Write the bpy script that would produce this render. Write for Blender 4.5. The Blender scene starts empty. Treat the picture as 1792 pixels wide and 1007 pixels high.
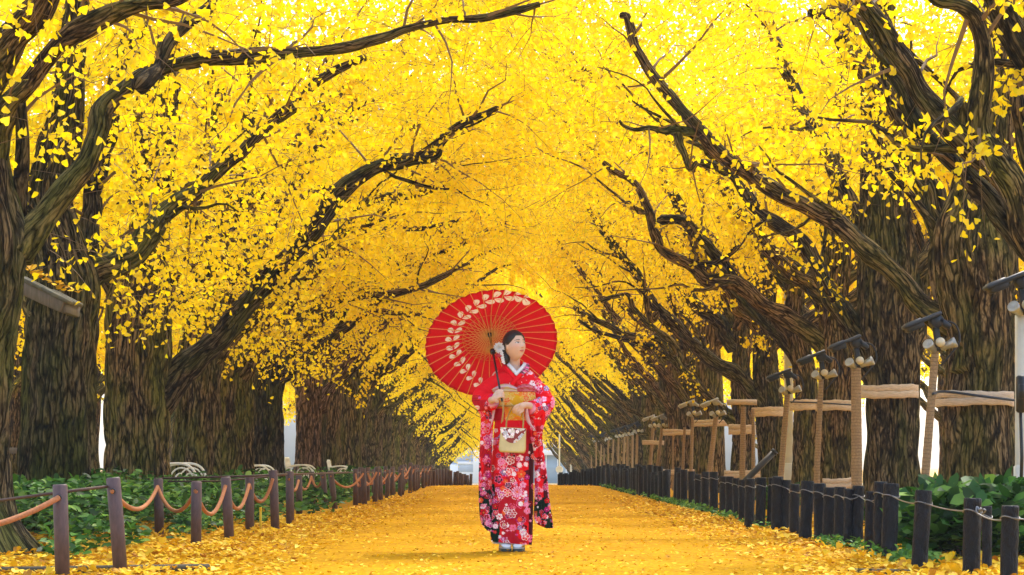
import bpy, math, random
import numpy as np
from mathutils import Vector, Matrix
R = math.radians
rng = np.random.default_rng(7)
SC = bpy.context.scene
COL = SC.collection

# ------------------------------------------------------------------ camera, sky, sun, exposure
F = 3733.0            # focal length in pixels of the 1792 px wide photograph (75 mm)
HC = 0.667            # camera height
cam_d = bpy.data.cameras.new('camera')
cam_d.lens = 75; cam_d.sensor_width = 36; cam_d.shift_x = 4/1792; cam_d.shift_y = 304.5/1792
cam_d.clip_start = 0.1; cam_d.clip_end = 3000
cam = bpy.data.objects.new('camera', cam_d); COL.objects.link(cam)
cam.location = (0, 0, HC); cam.rotation_euler = (R(90), 0, 0)
SC.camera = cam

SUN_EL, SUN_AZ = 55, 22      # azimuth clockwise from +Y (the view direction): behind the camera, a little left
world = bpy.data.worlds.new('World'); SC.world = world; world.use_nodes = True
wn = world.node_tree.nodes; wl = world.node_tree.links
bg = wn.get('Background')
sky = wn.new('ShaderNodeTexSky'); sky.sky_type = 'NISHITA'; sky.sun_disc = False
sky.sun_elevation = R(SUN_EL); sky.sun_rotation = R(SUN_AZ)
sky.air_density = 1.2; sky.dust_density = 3.0; sky.ozone_density = 1.0
wl.new(sky.outputs[0], bg.inputs[0]); bg.inputs[1].default_value = 0.15
sun_d = bpy.data.lights.new('sun', 'SUN'); sun_d.energy = 2.0; sun_d.angle = R(4); sun_d.color = (1, .95, .86)
sun = bpy.data.objects.new('sun', sun_d); COL.objects.link(sun)
sd = Vector((math.sin(R(SUN_AZ))*math.cos(R(SUN_EL)), math.cos(R(SUN_AZ))*math.cos(R(SUN_EL)), math.sin(R(SUN_EL))))
sun.rotation_euler = sd.to_track_quat('Z', 'Y').to_euler(); sun.location = sd*50
vs = SC.view_settings
vs.view_transform = 'Standard'; vs.look = 'None'; vs.gamma = 1; vs.exposure = 1.88
SC.cycles.max_bounces = 12; SC.cycles.diffuse_bounces = 5; SC.cycles.transmission_bounces = 8
SC.cycles.use_denoising = True; SC.cycles.volume_bounces = 0

# ------------------------------------------------------------------ helpers
def at(px, py, y):
    """photo pixel (1792x1007) at depth y -> world point"""
    return np.array([(px-892)*y/F, y, HC+(808-py)*y/F])

def tag(o, label=None, cat=None, group=None, kind=None):
    if label: o['label'] = label
    if cat: o['category'] = cat
    if group: o['group'] = group
    if kind: o['kind'] = kind
    return o

def empty(name, loc, label=None, cat=None, group=None, rz=0):
    o = bpy.data.objects.new(name, None); COL.objects.link(o)
    o.location = [float(v) for v in loc]; o.rotation_euler = (0, 0, rz); o.empty_display_size = .2
    return tag(o, label, cat, group)

def mesh_data(name, V, Fs, mat, smooth=True, attrs=None):
    V = np.asarray(V, dtype=np.float32)
    if not isinstance(Fs, (list, tuple)): Fs = [Fs]
    Fs = [np.asarray(f, dtype=np.int32) for f in Fs if len(f)]
    me = bpy.data.meshes.new(name)
    me.vertices.add(len(V)); me.vertices.foreach_set('co', V.ravel())
    li = np.concatenate([f.ravel() for f in Fs])
    lt = np.concatenate([np.full(len(f), f.shape[1], np.int32) for f in Fs])
    ls = np.concatenate([[0], np.cumsum(lt)[:-1]]).astype(np.int32)
    me.loops.add(len(li)); me.loops.foreach_set('vertex_index', li)
    me.polygons.add(len(lt)); me.polygons.foreach_set('loop_start', ls); me.polygons.foreach_set('loop_total', lt)
    me.update(calc_edges=True)
    me.polygons.foreach_set('use_smooth', np.full(len(lt), bool(smooth)))
    for an, (ty, arr) in (attrs or {}).items():
        a = me.attributes.new(an, ty, 'POINT')
        key = {'FLOAT': 'value', 'FLOAT_VECTOR': 'vector', 'FLOAT_COLOR': 'color'}[ty]
        a.data.foreach_set(key, np.asarray(arr, dtype=np.float32).ravel())
    if mat: me.materials.append(mat)
    me.update()
    return me

def link(name, me, parent=None, loc=None):
    o = bpy.data.objects.new(name, me); COL.objects.link(o)
    if parent is not None: o.parent = parent
    if loc is not None: o.location = [float(v) for v in loc]
    return o

def mobj(name, V, Fs, mat, parent=None, smooth=True, attrs=None, loc=None):
    return link(name, mesh_data(name, V, Fs, mat, smooth, attrs), parent, loc)

def copy_tree(o, parent=None):
    c = o.copy(); COL.objects.link(c)
    if parent is not None: c.parent = parent
    for ch in list(o.children): copy_tree(ch, c)
    return c

class MB:
    """collects pieces into one mesh"""
    def __init__(s): s.V = []; s.F = {}; s.n = 0; s.bk = []
    def add(s, V, Fs, bk=None):
        V = np.asarray(V, float)
        if not isinstance(Fs, (list, tuple)): Fs = [Fs]
        for f in Fs:
            f = np.asarray(f, int)
            if len(f): s.F.setdefault(f.shape[1], []).append(f+s.n)
        s.V.append(V); s.n += len(V); s.bk.append(V if bk is None else bk)
        return s
    def faces(s): return [np.concatenate(v) for v in s.F.values()]
    def build(s, name, mat, parent=None, smooth=True, loc=None, bark=False):
        at_ = {'bk': ('FLOAT_VECTOR', np.concatenate(s.bk))} if bark else None
        return mobj(name, np.concatenate(s.V), s.faces(), mat, parent, smooth, at_, loc)
    def box(s, c, size, rot=None, bev=0.0):
        hx, hy, hz = np.array(size)/2
        b = min(bev, hx*.9, hy*.9, hz*.9)
        if b <= 0:
            V = np.array([[x, y, z] for x in (-hx, hx) for y in (-hy, hy) for z in (-hz, hz)])
            Fc = [[0,1,3,2],[4,6,7,5],[0,4,5,1],[2,3,7,6],[0,2,6,4],[1,5,7,3]]
            Fs = [np.array(Fc)]
        else:
            V = []; idx = {}
            for sx in (-1,1):
                for sy in (-1,1):
                    for sz in (-1,1):
                        for ax in range(3):
                            p = [sx*(hx-b), sy*(hy-b), sz*(hz-b)]
                            p[ax] += (sx,sy,sz)[ax]*b
                            idx[(sx,sy,sz,ax)] = len(V); V.append(p)
            V = np.array(V); Q = []; T = []
            def q(ids):
                P = V[ids]; n = np.cross(P[1]-P[0], P[2]-P[0])
                return ids if np.dot(n, P.mean(0)) > 0 else ids[::-1]
            for ax in range(3):
                o1, o2 = [a for a in range(3) if a != ax]
                for sg in (-1,1):
                    ids = []
                    for a, b2 in ((-1,-1),(1,-1),(1,1),(-1,1)):
                        k = [0,0,0]; k[ax]=sg; k[o1]=a; k[o2]=b2
                        ids.append(idx[(k[0],k[1],k[2],ax)])
                    Q.append(q(ids))
                for a in (-1,1):
                    for b2 in (-1,1):
                        k1=[0,0,0]; k1[o1]=a; k1[o2]=b2
                        ka=list(k1); ka[ax]=-1; kb=list(k1); kb[ax]=1
                        Q.append(q([idx[(*ka,o1)], idx[(*kb,o1)], idx[(*kb,o2)], idx[(*ka,o2)]]))
            for sx in (-1,1):
                for sy in (-1,1):
                    for sz in (-1,1):
                        T.append(q([idx[(sx,sy,sz,a)] for a in range(3)]))
            Fs = [np.array(Q), np.array(T)]
        if rot is not None: V = V @ np.array(rot).T
        return s.add(V+np.array(c), Fs)
    def tube(s, pts, rad, n=8, cap=True):
        V, Fs, bk = tube(pts, rad, n, cap)
        return s.add(V, Fs, bk)
    def lathe(s, prof, n=16, c=(0,0,0), rot=None):
        prof = np.array(prof, float); a = np.linspace(0, 2*np.pi, n, endpoint=False)
        V = np.stack([prof[:,None,0]*np.cos(a), prof[:,None,0]*np.sin(a), np.repeat(prof[:,1][:,None], n, 1)], -1).reshape(-1,3)
        if rot is not None: V = V @ np.array(rot).T
        return s.add(V+np.array(c), [grid_faces(len(prof), n, True)])

def grid_faces(rows, cols, wrap):
    i = np.arange(rows-1)[:,None]; j = np.arange(cols if wrap else cols-1)[None,:]
    a = i*cols+j; b = i*cols+(j+1)%cols
    return np.stack([a, b, b+cols, a+cols], -1).reshape(-1,4)

def rotm(axis, deg): return np.array(Matrix.Rotation(R(deg), 3, axis))

def smoothpath(pts, step=None, n=None):
    """Catmull-Rom through points (any dimension), resampled evenly by length of the first 3 columns"""
    P = np.asarray(pts, float)
    if len(P) == 2: D = P[0]+(P[1]-P[0])*np.linspace(0,1,9)[:,None]
    else:
        E = np.vstack([2*P[0]-P[1], P, 2*P[-1]-P[-2]]); t = np.linspace(0,1,12,endpoint=False)[:,None]
        seg = []
        for i in range(1, len(E)-2):
            a,b,c,d = E[i-1],E[i],E[i+1],E[i+2]
            seg.append(.5*((2*b)+(c-a)*t+(2*a-5*b+4*c-d)*t**2+(3*b-a-3*c+d)*t**3))
        D = np.vstack(seg+[P[-1:]])
    L = np.concatenate([[0], np.cumsum(np.linalg.norm(np.diff(D[:,:3],axis=0),axis=1))])
    if n is None: n = max(3, int(L[-1]/step)+1)
    q = np.linspace(0, L[-1], n)
    return np.stack([np.interp(q, L, D[:,k]) for k in range(D.shape[1])], 1), q

def frames(P):
    T = np.gradient(P, axis=0); T /= np.linalg.norm(T, axis=1)[:,None]+1e-12
    ref = np.array([0,1.,0]) if abs(T[0,1]) < .9 else np.array([1.,0,0])
    N = np.zeros_like(P); nn = ref-T[0]*np.dot(ref,T[0]); N[0] = nn/np.linalg.norm(nn)
    for i in range(1, len(P)):
        nn = N[i-1]-T[i]*np.dot(N[i-1],T[i]); N[i] = nn/(np.linalg.norm(nn)+1e-12)
    return T, N, np.cross(T, N)

def tube(pts, rad, n=8, cap=True, disp=None):
    P = np.asarray(pts, float); m = len(P)
    rad = np.broadcast_to(np.asarray(rad, float), (m,)) if np.ndim(rad) else np.full(m, rad)
    T, N, B = frames(P)
    L = np.concatenate([[0], np.cumsum(np.linalg.norm(np.diff(P,axis=0),axis=1))])
    a = np.linspace(0, 2*np.pi, n, endpoint=False)
    ca, sa = np.cos(a)[None,:,None], np.sin(a)[None,:,None]
    d = N[:,None,:]*ca+B[:,None,:]*sa
    rr = rad[:,None]*np.ones((m,n))
    bk = np.stack([rad.max()*np.cos(a)[None]*np.ones((m,1)), rad.max()*np.sin(a)[None]*np.ones((m,1)), np.repeat(L[:,None],n,1)], -1)
    if disp is not None: rr = disp(rr, bk, L, a)
    V = (P[:,None,:]+d*rr[...,None]).reshape(-1,3); Fs = [grid_faces(m, n, True)[:, ::-1][:, [3,2,1,0]]]
    bk = bk.reshape(-1,3)
    if cap:
        k = len(V); V = np.vstack([V, P[0], P[-1]]); bk = np.vstack([bk, bk[:1], bk[-1:]])
        j = np.arange(n); j2 = (j+1)%n
        Fs.append(np.stack([np.full(n,k), j2, j], 1)); o = (m-1)*n
        Fs.append(np.stack([np.full(n,k+1), o+j, o+j2], 1))
    return V, Fs, bk

def _h(i, j, k, s):
    x = (i*374761393+j*668265263+k*2147483647+s*1274126177) & 0xFFFFFFFF
    x = ((x ^ (x >> 13))*1274126177) & 0xFFFFFFFF
    x = ((x ^ (x >> 16))*2246822519) & 0xFFFFFFFF
    return ((x ^ (x >> 15)) & 0xFFFFFF)/float(0xFFFFFF)
def vnoise(p, seed=0):
    p = np.asarray(p, float); f = np.floor(p); t = p-f; t = t*t*(3-2*t); i = f.astype(np.int64)
    r = 0
    for a in (0,1):
        for b in (0,1):
            for c in (0,1):
                w = (t[...,0] if a else 1-t[...,0])*(t[...,1] if b else 1-t[...,1])*(t[...,2] if c else 1-t[...,2])
                r = r+w*_h(i[...,0]+a, i[...,1]+b, i[...,2]+c, seed)
    return r
def unit(v): return v/(np.linalg.norm(v,axis=-1,keepdims=True)+1e-9)
def sstep(a, b, x):
    t = np.clip((x-a)/(b-a), 0, 1); return t*t*(3-2*t)

ONES = 'first second third fourth fifth sixth seventh eighth ninth tenth eleventh twelfth thirteenth fourteenth fifteenth sixteenth seventeenth eighteenth nineteenth twentieth'.split()
def ordi(n):
    n += 1
    if n <= 20: return ONES[n-1]
    t = {2: 'twenty', 3: 'thirty', 4: 'forty', 5: 'fifty', 6: 'sixty'}[n//10]
    return t[:-1]+'ieth' if n % 10 == 0 else t+'-'+ONES[n%10-1]

# ------------------------------------------------------------------ materials
class NT:
    def __init__(s, name):
        s.m = bpy.data.materials.new(name); s.m.use_nodes = True
        s.t = s.m.node_tree; s.b = s.t.nodes.get('Principled BSDF'); s.out = s.t.nodes.get('Material Output')
    def n(s, ty, **kw):
        nd = s.t.nodes.new(ty)
        for k, v in kw.items():
            if k.startswith('i_'):
                key = k[2:]
                nd.inputs[int(key) if key.isdigit() else key].default_value = v
            else: setattr(nd, k, v)
        return nd
    def l(s, a, b): s.t.links.new(a, b)
    def ramp(s, fac, stops):
        r = s.n('ShaderNodeValToRGB'); e = r.color_ramp.elements
        while len(e) < len(stops): e.new(.5)
        for q, (p, c) in zip(e, stops): q.position = p; q.color = (*c, 1)
        s.l(fac, r.inputs[0]); return r.outputs[0]
    def mix(s, fac, a, b, bt='MIX'):
        m = s.n('ShaderNodeMix', data_type='RGBA', blend_type=bt)
        for v, i in ((fac,0),(a,6),(b,7)):
            if hasattr(v, 'links'): s.l(v, m.inputs[i])
            else: m.inputs[i].default_value = v if i == 0 else (*v, 1)
        return m.outputs[2]
    def noise(s, vec, scale, detail=4, rough=.6, dist=0):
        n = s.n('ShaderNodeTexNoise', i_Scale=scale, i_Detail=detail, i_Roughness=rough, i_Distortion=dist)
        if vec is not None: s.l(vec, n.inputs['Vector'])
        return n.outputs[0]
    def mapping(s, vec, scale):
        m = s.n('ShaderNodeMapping', i_Scale=scale); s.l(vec, m.inputs[0]); return m.outputs[0]
    def attr(s, name): return s.n('ShaderNodeAttribute', attribute_name=name)
    def bump(s, h, strength, dist):
        b = s.n('ShaderNodeBump', i_Strength=strength, i_Distance=dist); s.l(h, b.inputs['Height']); s.l(b.outputs[0], s.b.inputs['Normal'])
    def obj(s): return s.n('ShaderNodeTexCoord').outputs['Object']
    def geo(s): return s.n('ShaderNodeNewGeometry').outputs['Position']

def simple(name, col, rough=.6, metal=0, var=.25, scale=20, bump=.15, bd=.005, stretch=None):
    t = NT(name); v = t.obj()
    if stretch: v = t.mapping(v, stretch)
    n = t.noise(v, scale)
    c = np.array(col); t.l(t.ramp(n, [(.25, c*(1-var)), (.75, np.clip(c*(1+var),0,1))]), t.b.inputs['Base Color'])
    t.b.inputs['Roughness'].default_value = rough; t.b.inputs['Metallic'].default_value = metal
    if bump: t.bump(n, bump, bd)
    return t.m

def bark_mat(name, cols, moss=.72, mosscol=(.085,.100,.016)):
    """furrowed bark: long plates, fissure shade and lit ridges put into the colour, mossy patches"""
    t = NT(name); oi = t.n('ShaderNodeObjectInfo')
    so = t.n('ShaderNodeVectorMath', operation='SCALE'); so.inputs[0].default_value = (7.3,3.1,11.7); t.l(oi.outputs['Random'], so.inputs['Scale'])
    ad = t.n('ShaderNodeVectorMath', operation='ADD'); t.l(t.attr('bk').outputs['Vector'], ad.inputs[0]); t.l(so.outputs[0], ad.inputs[1]); a = ad.outputs[0]
    w = t.n('ShaderNodeTexNoise', i_Scale=5.0, i_Detail=3); t.l(t.mapping(a,(1,1,.5)), w.inputs['Vector'])
    wv = t.n('ShaderNodeVectorMath', operation='MULTIPLY_ADD', i_1=(.15,.15,.5)); t.l(w.outputs['Color'], wv.inputs[0]); t.l(a, wv.inputs[2])
    v = t.mapping(wv.outputs[0], (1,1,.17))
    vo = t.n('ShaderNodeTexVoronoi', feature='DISTANCE_TO_EDGE', i_Scale=15.0); t.l(v, vo.inputs['Vector'])
    vo2 = t.n('ShaderNodeTexVoronoi', feature='DISTANCE_TO_EDGE', i_Scale=36.0); t.l(v, vo2.inputs['Vector'])
    h1 = t.n('ShaderNodeMapRange', i_1=.0, i_2=.20); t.l(vo.outputs[0], h1.inputs[0])
    h2 = t.n('ShaderNodeMapRange', i_1=.0, i_2=.28); t.l(vo2.outputs[0], h2.inputs[0])
    n2 = t.noise(t.mapping(wv.outputs[0],(1,1,.16)), 34, 7, .78, .3)
    m1 = t.n('ShaderNodeMath', operation='MULTIPLY_ADD', i_1=.34); t.l(h1.outputs[0], m1.inputs[0])
    m2 = t.n('ShaderNodeMath', operation='MULTIPLY', i_1=.22); t.l(h2.outputs[0], m2.inputs[0])
    m3 = t.n('ShaderNodeMath', operation='MULTIPLY_ADD', i_1=.95); t.l(n2, m3.inputs[0]); t.l(m2.outputs[0], m3.inputs[2]); t.l(m3.outputs[0], m1.inputs[2])
    # (the sum runs from about .4 in the fissures to 1.2 on the ridges)
    c = t.ramp(m1.outputs[0], [(.50, cols[0]), (.80, cols[1]), (1.0, cols[2])])  # shade in fissures and light on ridges painted into the bark's own browns
    n3 = t.noise(t.mapping(a,(1,1,.5)), 2.0, 3, .6)
    c = t.mix(t.ramp(n3, [(.43,(0,0,0)), (.62,(moss,)*3)]), c, t.ramp(m1.outputs[0], [(.50, tuple(x*.15 for x in mosscol)), (1.05, tuple(x*1.6 for x in mosscol))]))
    c = t.mix(t.ramp(t.noise(t.mapping(a,(1,1,.22)), 5, 3), [(.52,(0,0,0)),(.75,(.5,)*3)]), c, t.ramp(m1.outputs[0], [(.52, cols[0]), (1.05, cols[3])]))
    c = t.mix(1.0, c, t.ramp(oi.outputs['Random'], [(0,(.55,.57,.55)),(.35,(.95,.95,.9)),(.7,(1.3,1.18,1.0)),(1,(1.0,1.1,.8))]), 'MULTIPLY')
    t.l(c, t.b.inputs['Base Color']); t.b.inputs['Roughness'].default_value = .9
    t.b.inputs['Specular IOR Level'].default_value = .1
    t.bump(m1.outputs[0], 1.0, .045)
    return t.m

M = {}
M['bark'] = bark_mat('ginkgo_bark', [(.002,.0015,.001),(.062,.045,.027),(.27,.2,.118),(.33,.22,.09)])
M['bark_r'] = bark_mat('ginkgo_bark_path_right', [(.002,.0015,.001),(.07,.05,.03),(.32,.235,.138),(.38,.25,.105)], .6)
M['bark_pink'] = bark_mat('ginkgo_bark_pale', [(.007,.005,.004),(.09,.06,.048),(.30,.21,.17),(.24,.16,.13)], .1)
M['twig'] = simple('twig', (.17,.105,.045), .8, bump=0)

def leaf_mat(name, cols, trans=.5, rough=.5):
    t = NT(name); a = t.attr('tint').outputs['Fac']
    c = t.ramp(a, cols)
    d = t.n('ShaderNodeBsdfDiffuse'); tr = t.n('ShaderNodeBsdfTranslucent'); gl = t.n('ShaderNodeBsdfGlossy', i_Roughness=rough)
    t.l(c, d.inputs[0]); t.l(c, tr.inputs[0])
    m1 = t.n('ShaderNodeMixShader', i_0=trans); t.l(d.outputs[0], m1.inputs[1]); t.l(tr.outputs[0], m1.inputs[2])
    m2 = t.n('ShaderNodeMixShader', i_0=.02); t.l(m1.outputs[0], m2.inputs[1]); t.l(gl.outputs[0], m2.inputs[2])
    t.l(m2.outputs[0], t.out.inputs[0]); t.t.nodes.remove(t.b)
    return t.m
M['leaf'] = leaf_mat('ginkgo_leaf', [(0,(.74,.70,.006)),(.12,(.90,.68,.002)),(.6,(.95,.755,.002)),(.93,(.96,.79,.003)),(1,(.96,.84,.04))])
M['fallen'] = leaf_mat('fallen_leaf', [(0,(.34,.13,.008)),(.2,(.62,.33,.006)),(.75,(.74,.46,.008)),(1,(.86,.66,.10))], .15)
M['green'] = leaf_mat('green_leaf', [(0,(.010,.035,.006)),(.5,(.034,.115,.014)),(.85,(.085,.22,.025)),(1,(.20,.33,.05))], .25, .45)
# ------------------------------------------------------------------ ground, path, road
def gz(y): return -2.5*sstep(64, 120, np.asarray(y, float))
PATH_END = 60.5

def sheet(name, xs, ys, zoff, mat, kind='structure', wob=None):
    X, Y = np.meshgrid(xs, ys); Z = gz(Y)+zoff
    if wob is not None: Z = Z+wob(X, Y)
    V = np.stack([X, Y, Z], -1).reshape(-1,3)
    return tag(mobj(name, V, grid_faces(len(ys), len(xs), False), mat), kind=kind)

def litter_mat(name, cols, scale, dirt):
    t = NT(name); p = t.geo()
    vo = t.n('ShaderNodeTexVoronoi', i_Scale=scale); t.l(p, vo.inputs['Vector'])
    sep = t.n('ShaderNodeSeparateColor'); t.l(vo.outputs['Color'], sep.inputs[0])
    c = t.ramp(sep.outputs[0], cols)
    vo2 = t.n('ShaderNodeTexVoronoi', i_Scale=scale*2.3); t.l(p, vo2.inputs['Vector'])
    sep2 = t.n('ShaderNodeSeparateColor'); t.l(vo2.outputs['Color'], sep2.inputs[0])
    c = t.mix(.45, c, t.ramp(sep2.outputs[1], cols))
    n = t.noise(p, 1.3, 5, .65)
    c = t.mix(t.ramp(n, [(.42,(0,0,0)), (.72,(dirt,)*3)]), c, (.27,.115,.001))
    n2 = t.noise(p, 55, 3, .7)
    c = t.mix(t.ramp(n2, [(.60,(0,0,0)),(.76,(.4,)*3)]), c, (.15,.06,.001))
    t.l(c, t.b.inputs['Base Color']); t.b.inputs['Roughness'].default_value = .75
    t.b.inputs['Specular IOR Level'].default_value = .03
    t.bump(vo.outputs['Distance'], .5, .02)
    return t.m
M['ground'] = litter_mat('leaf_strewn_ground', [(0,(.22,.09,.005)),(.3,(.42,.21,.005)),(.75,(.52,.28,.007)),(1,(.72,.48,.04))], 15, .35)
M['path'] = litter_mat('leaf_covered_path', [(0,(.27,.115,.001)),(.25,(.43,.21,.001)),(.8,(.50,.26,.001)),(1,(.66,.40,.004))], 26, .45)
M['pave'] = simple('pale_paving', (.62,.60,.57), .8, scale=3, var=.08)
ys_g = np.unique(np.concatenate([np.linspace(-25,150,90), np.linspace(150,900,12)]))
sheet('ground', np.concatenate([[-400],np.linspace(-30,30,25),[400]]), ys_g, -.004, M['ground'])
sheet('path', np.linspace(-2.2,2.42,12), np.linspace(-20,PATH_END,120), 0, M['path'])
sheet('road', np.linspace(-30,30,4), np.linspace(PATH_END+.4,200,60), .0, M['pave'])

# ------------------------------------------------------------------ ginkgo trees
FAN = np.array([[0,0,0],[.52,-.40,.06],[.80,-.49,.10],[.98,-.24,.06],[.88,0,-.02],[.98,.24,.06],[.80,.49,.10],[.52,.40,.06]])
FANF = np.array([[0,1,2,3,4],[0,4,5,6,7]])
def leaves_mesh(P, size, rg, hang=.75, flat=0.0):
    """ginkgo leaves as small folded fans at points P"""
    n = len(P)
    d = rg.normal(size=(n,3)); d[:,2] -= hang*1.3
    nn = rg.normal(size=(n,3))
    if flat: d[:,2] *= 1-flat; nn[:,:2] *= (1-flat); nn[:,2] = np.abs(nn[:,2])+flat
    d /= np.linalg.norm(d,axis=1)[:,None]
    w = np.cross(d, nn); w /= np.linalg.norm(w,axis=1)[:,None]+1e-9
    m = np.cross(w, d)
    s = size*rg.uniform(.72,1.2,n); wd = rg.uniform(.8,1.1,n)
    V = P[:,None,:]+s[:,None,None]*(FAN[None,:,0,None]*d[:,None]+wd[:,None,None]*FAN[None,:,1,None]*w[:,None]+FAN[None,:,2,None]*m[:,None]*rg.uniform(.3,2.2,n)[:,None,None])
    Fc = (FANF[None]+8*np.arange(n)[:,None,None]).reshape(-1,5)
    return V.reshape(-1,3), Fc, np.repeat(rg.random(n), 8)

def multitube(paths, r0, r1, nseg=4):
    """paths (n,k,3) -> many thin tubes"""
    n, k, _ = paths.shape
    T = np.gradient(paths, axis=1); T /= np.linalg.norm(T,axis=2)[...,None]+1e-9
    ref = np.array([.31,.52,.79]); N = np.cross(T, ref); N /= np.linalg.norm(N,axis=2)[...,None]+1e-9; B = np.cross(T, N)
    a = np.linspace(0,2*np.pi,nseg,endpoint=False)
    r = (r0[:,None]+(r1-r0)[:,None]*np.linspace(0,1,k)[None])
    V = paths[:,:,None,:]+r[:,:,None,None]*(N[:,:,None]*np.cos(a)[None,None,:,None]+B[:,:,None]*np.sin(a)[None,None,:,None])
    Fc = (grid_faces(k, nseg, True)[None]+(k*nseg)*np.arange(n)[:,None,None]).reshape(-1,4)
    return V.reshape(-1,3), Fc

def bark_disp(seed, amp, knob=.12):
    def f(rr, bk, L, a):
        Rm = max(bk[0,0,0], .04)
        q = bk/np.array([1,1,5.5])*(9 if Rm > .2 else 16)+seed
        w = vnoise(bk*np.array([3,3,1.2])+seed*3, 5)
        q = q+w[...,None]*1.4
        rid = 1-np.abs(2*vnoise(q, 3)-1); rid2 = 1-np.abs(2*vnoise(q*2.1+7, 9)-1)
        big = vnoise(bk*np.array([2.5,2.5,1.6])+seed*7, 2)-.5
        return rr*(1+2*knob*big)-amp*(rid**2*.8+.45*rid2**2)
    return f


def build_limb(pts, rad, seed, near, wb=1.0):
    Q = np.hstack([np.asarray(pts,float), np.asarray(rad,float)[:,None]])
    step = .035 if near else .12
    S, q = smoothpath(Q, step=step)
    rg = np.random.default_rng(seed)
    # gnarl: sideways wobble and swellings, as old ginkgo limbs have
    wob = np.stack([vnoise(np.stack([q*1.7+seed, q*0+k*9.1, q*0], -1), 4)-.5 for k in range(3)], -1)
    wob2 = np.stack([vnoise(np.stack([q*5+seed, q*0+k*5.7, q*0], -1), 6)-.5 for k in range(3)], -1)
    env = np.minimum(1, q/.5)[:,None]
    S[:,3] *= (1+.30*np.exp(-q/.25))*np.minimum(1, .3+q/.10)
    P = S[:,:3]+env*(wob*.16*wb+wob2*.05*(.4+.6*wb))
    r = S[:,3]*(1+.35*(vnoise(np.stack([q*4.3+seed,q*0,q*0],-1), 8)-.5)+.5*np.maximum(0, vnoise(np.stack([q*2.9+seed*2,q*0,q*0],-1), 11)-.72))
    amp = min(.014, .12*S[0,3])
    nseg = (28 if S[0,3] > .06 else 16) if near else 9
    V, Fs, bk = tube(P, r, nseg, True, bark_disp(seed, amp if near else amp*.7, .1))
    return V, Fs, bk, P, r

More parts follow.
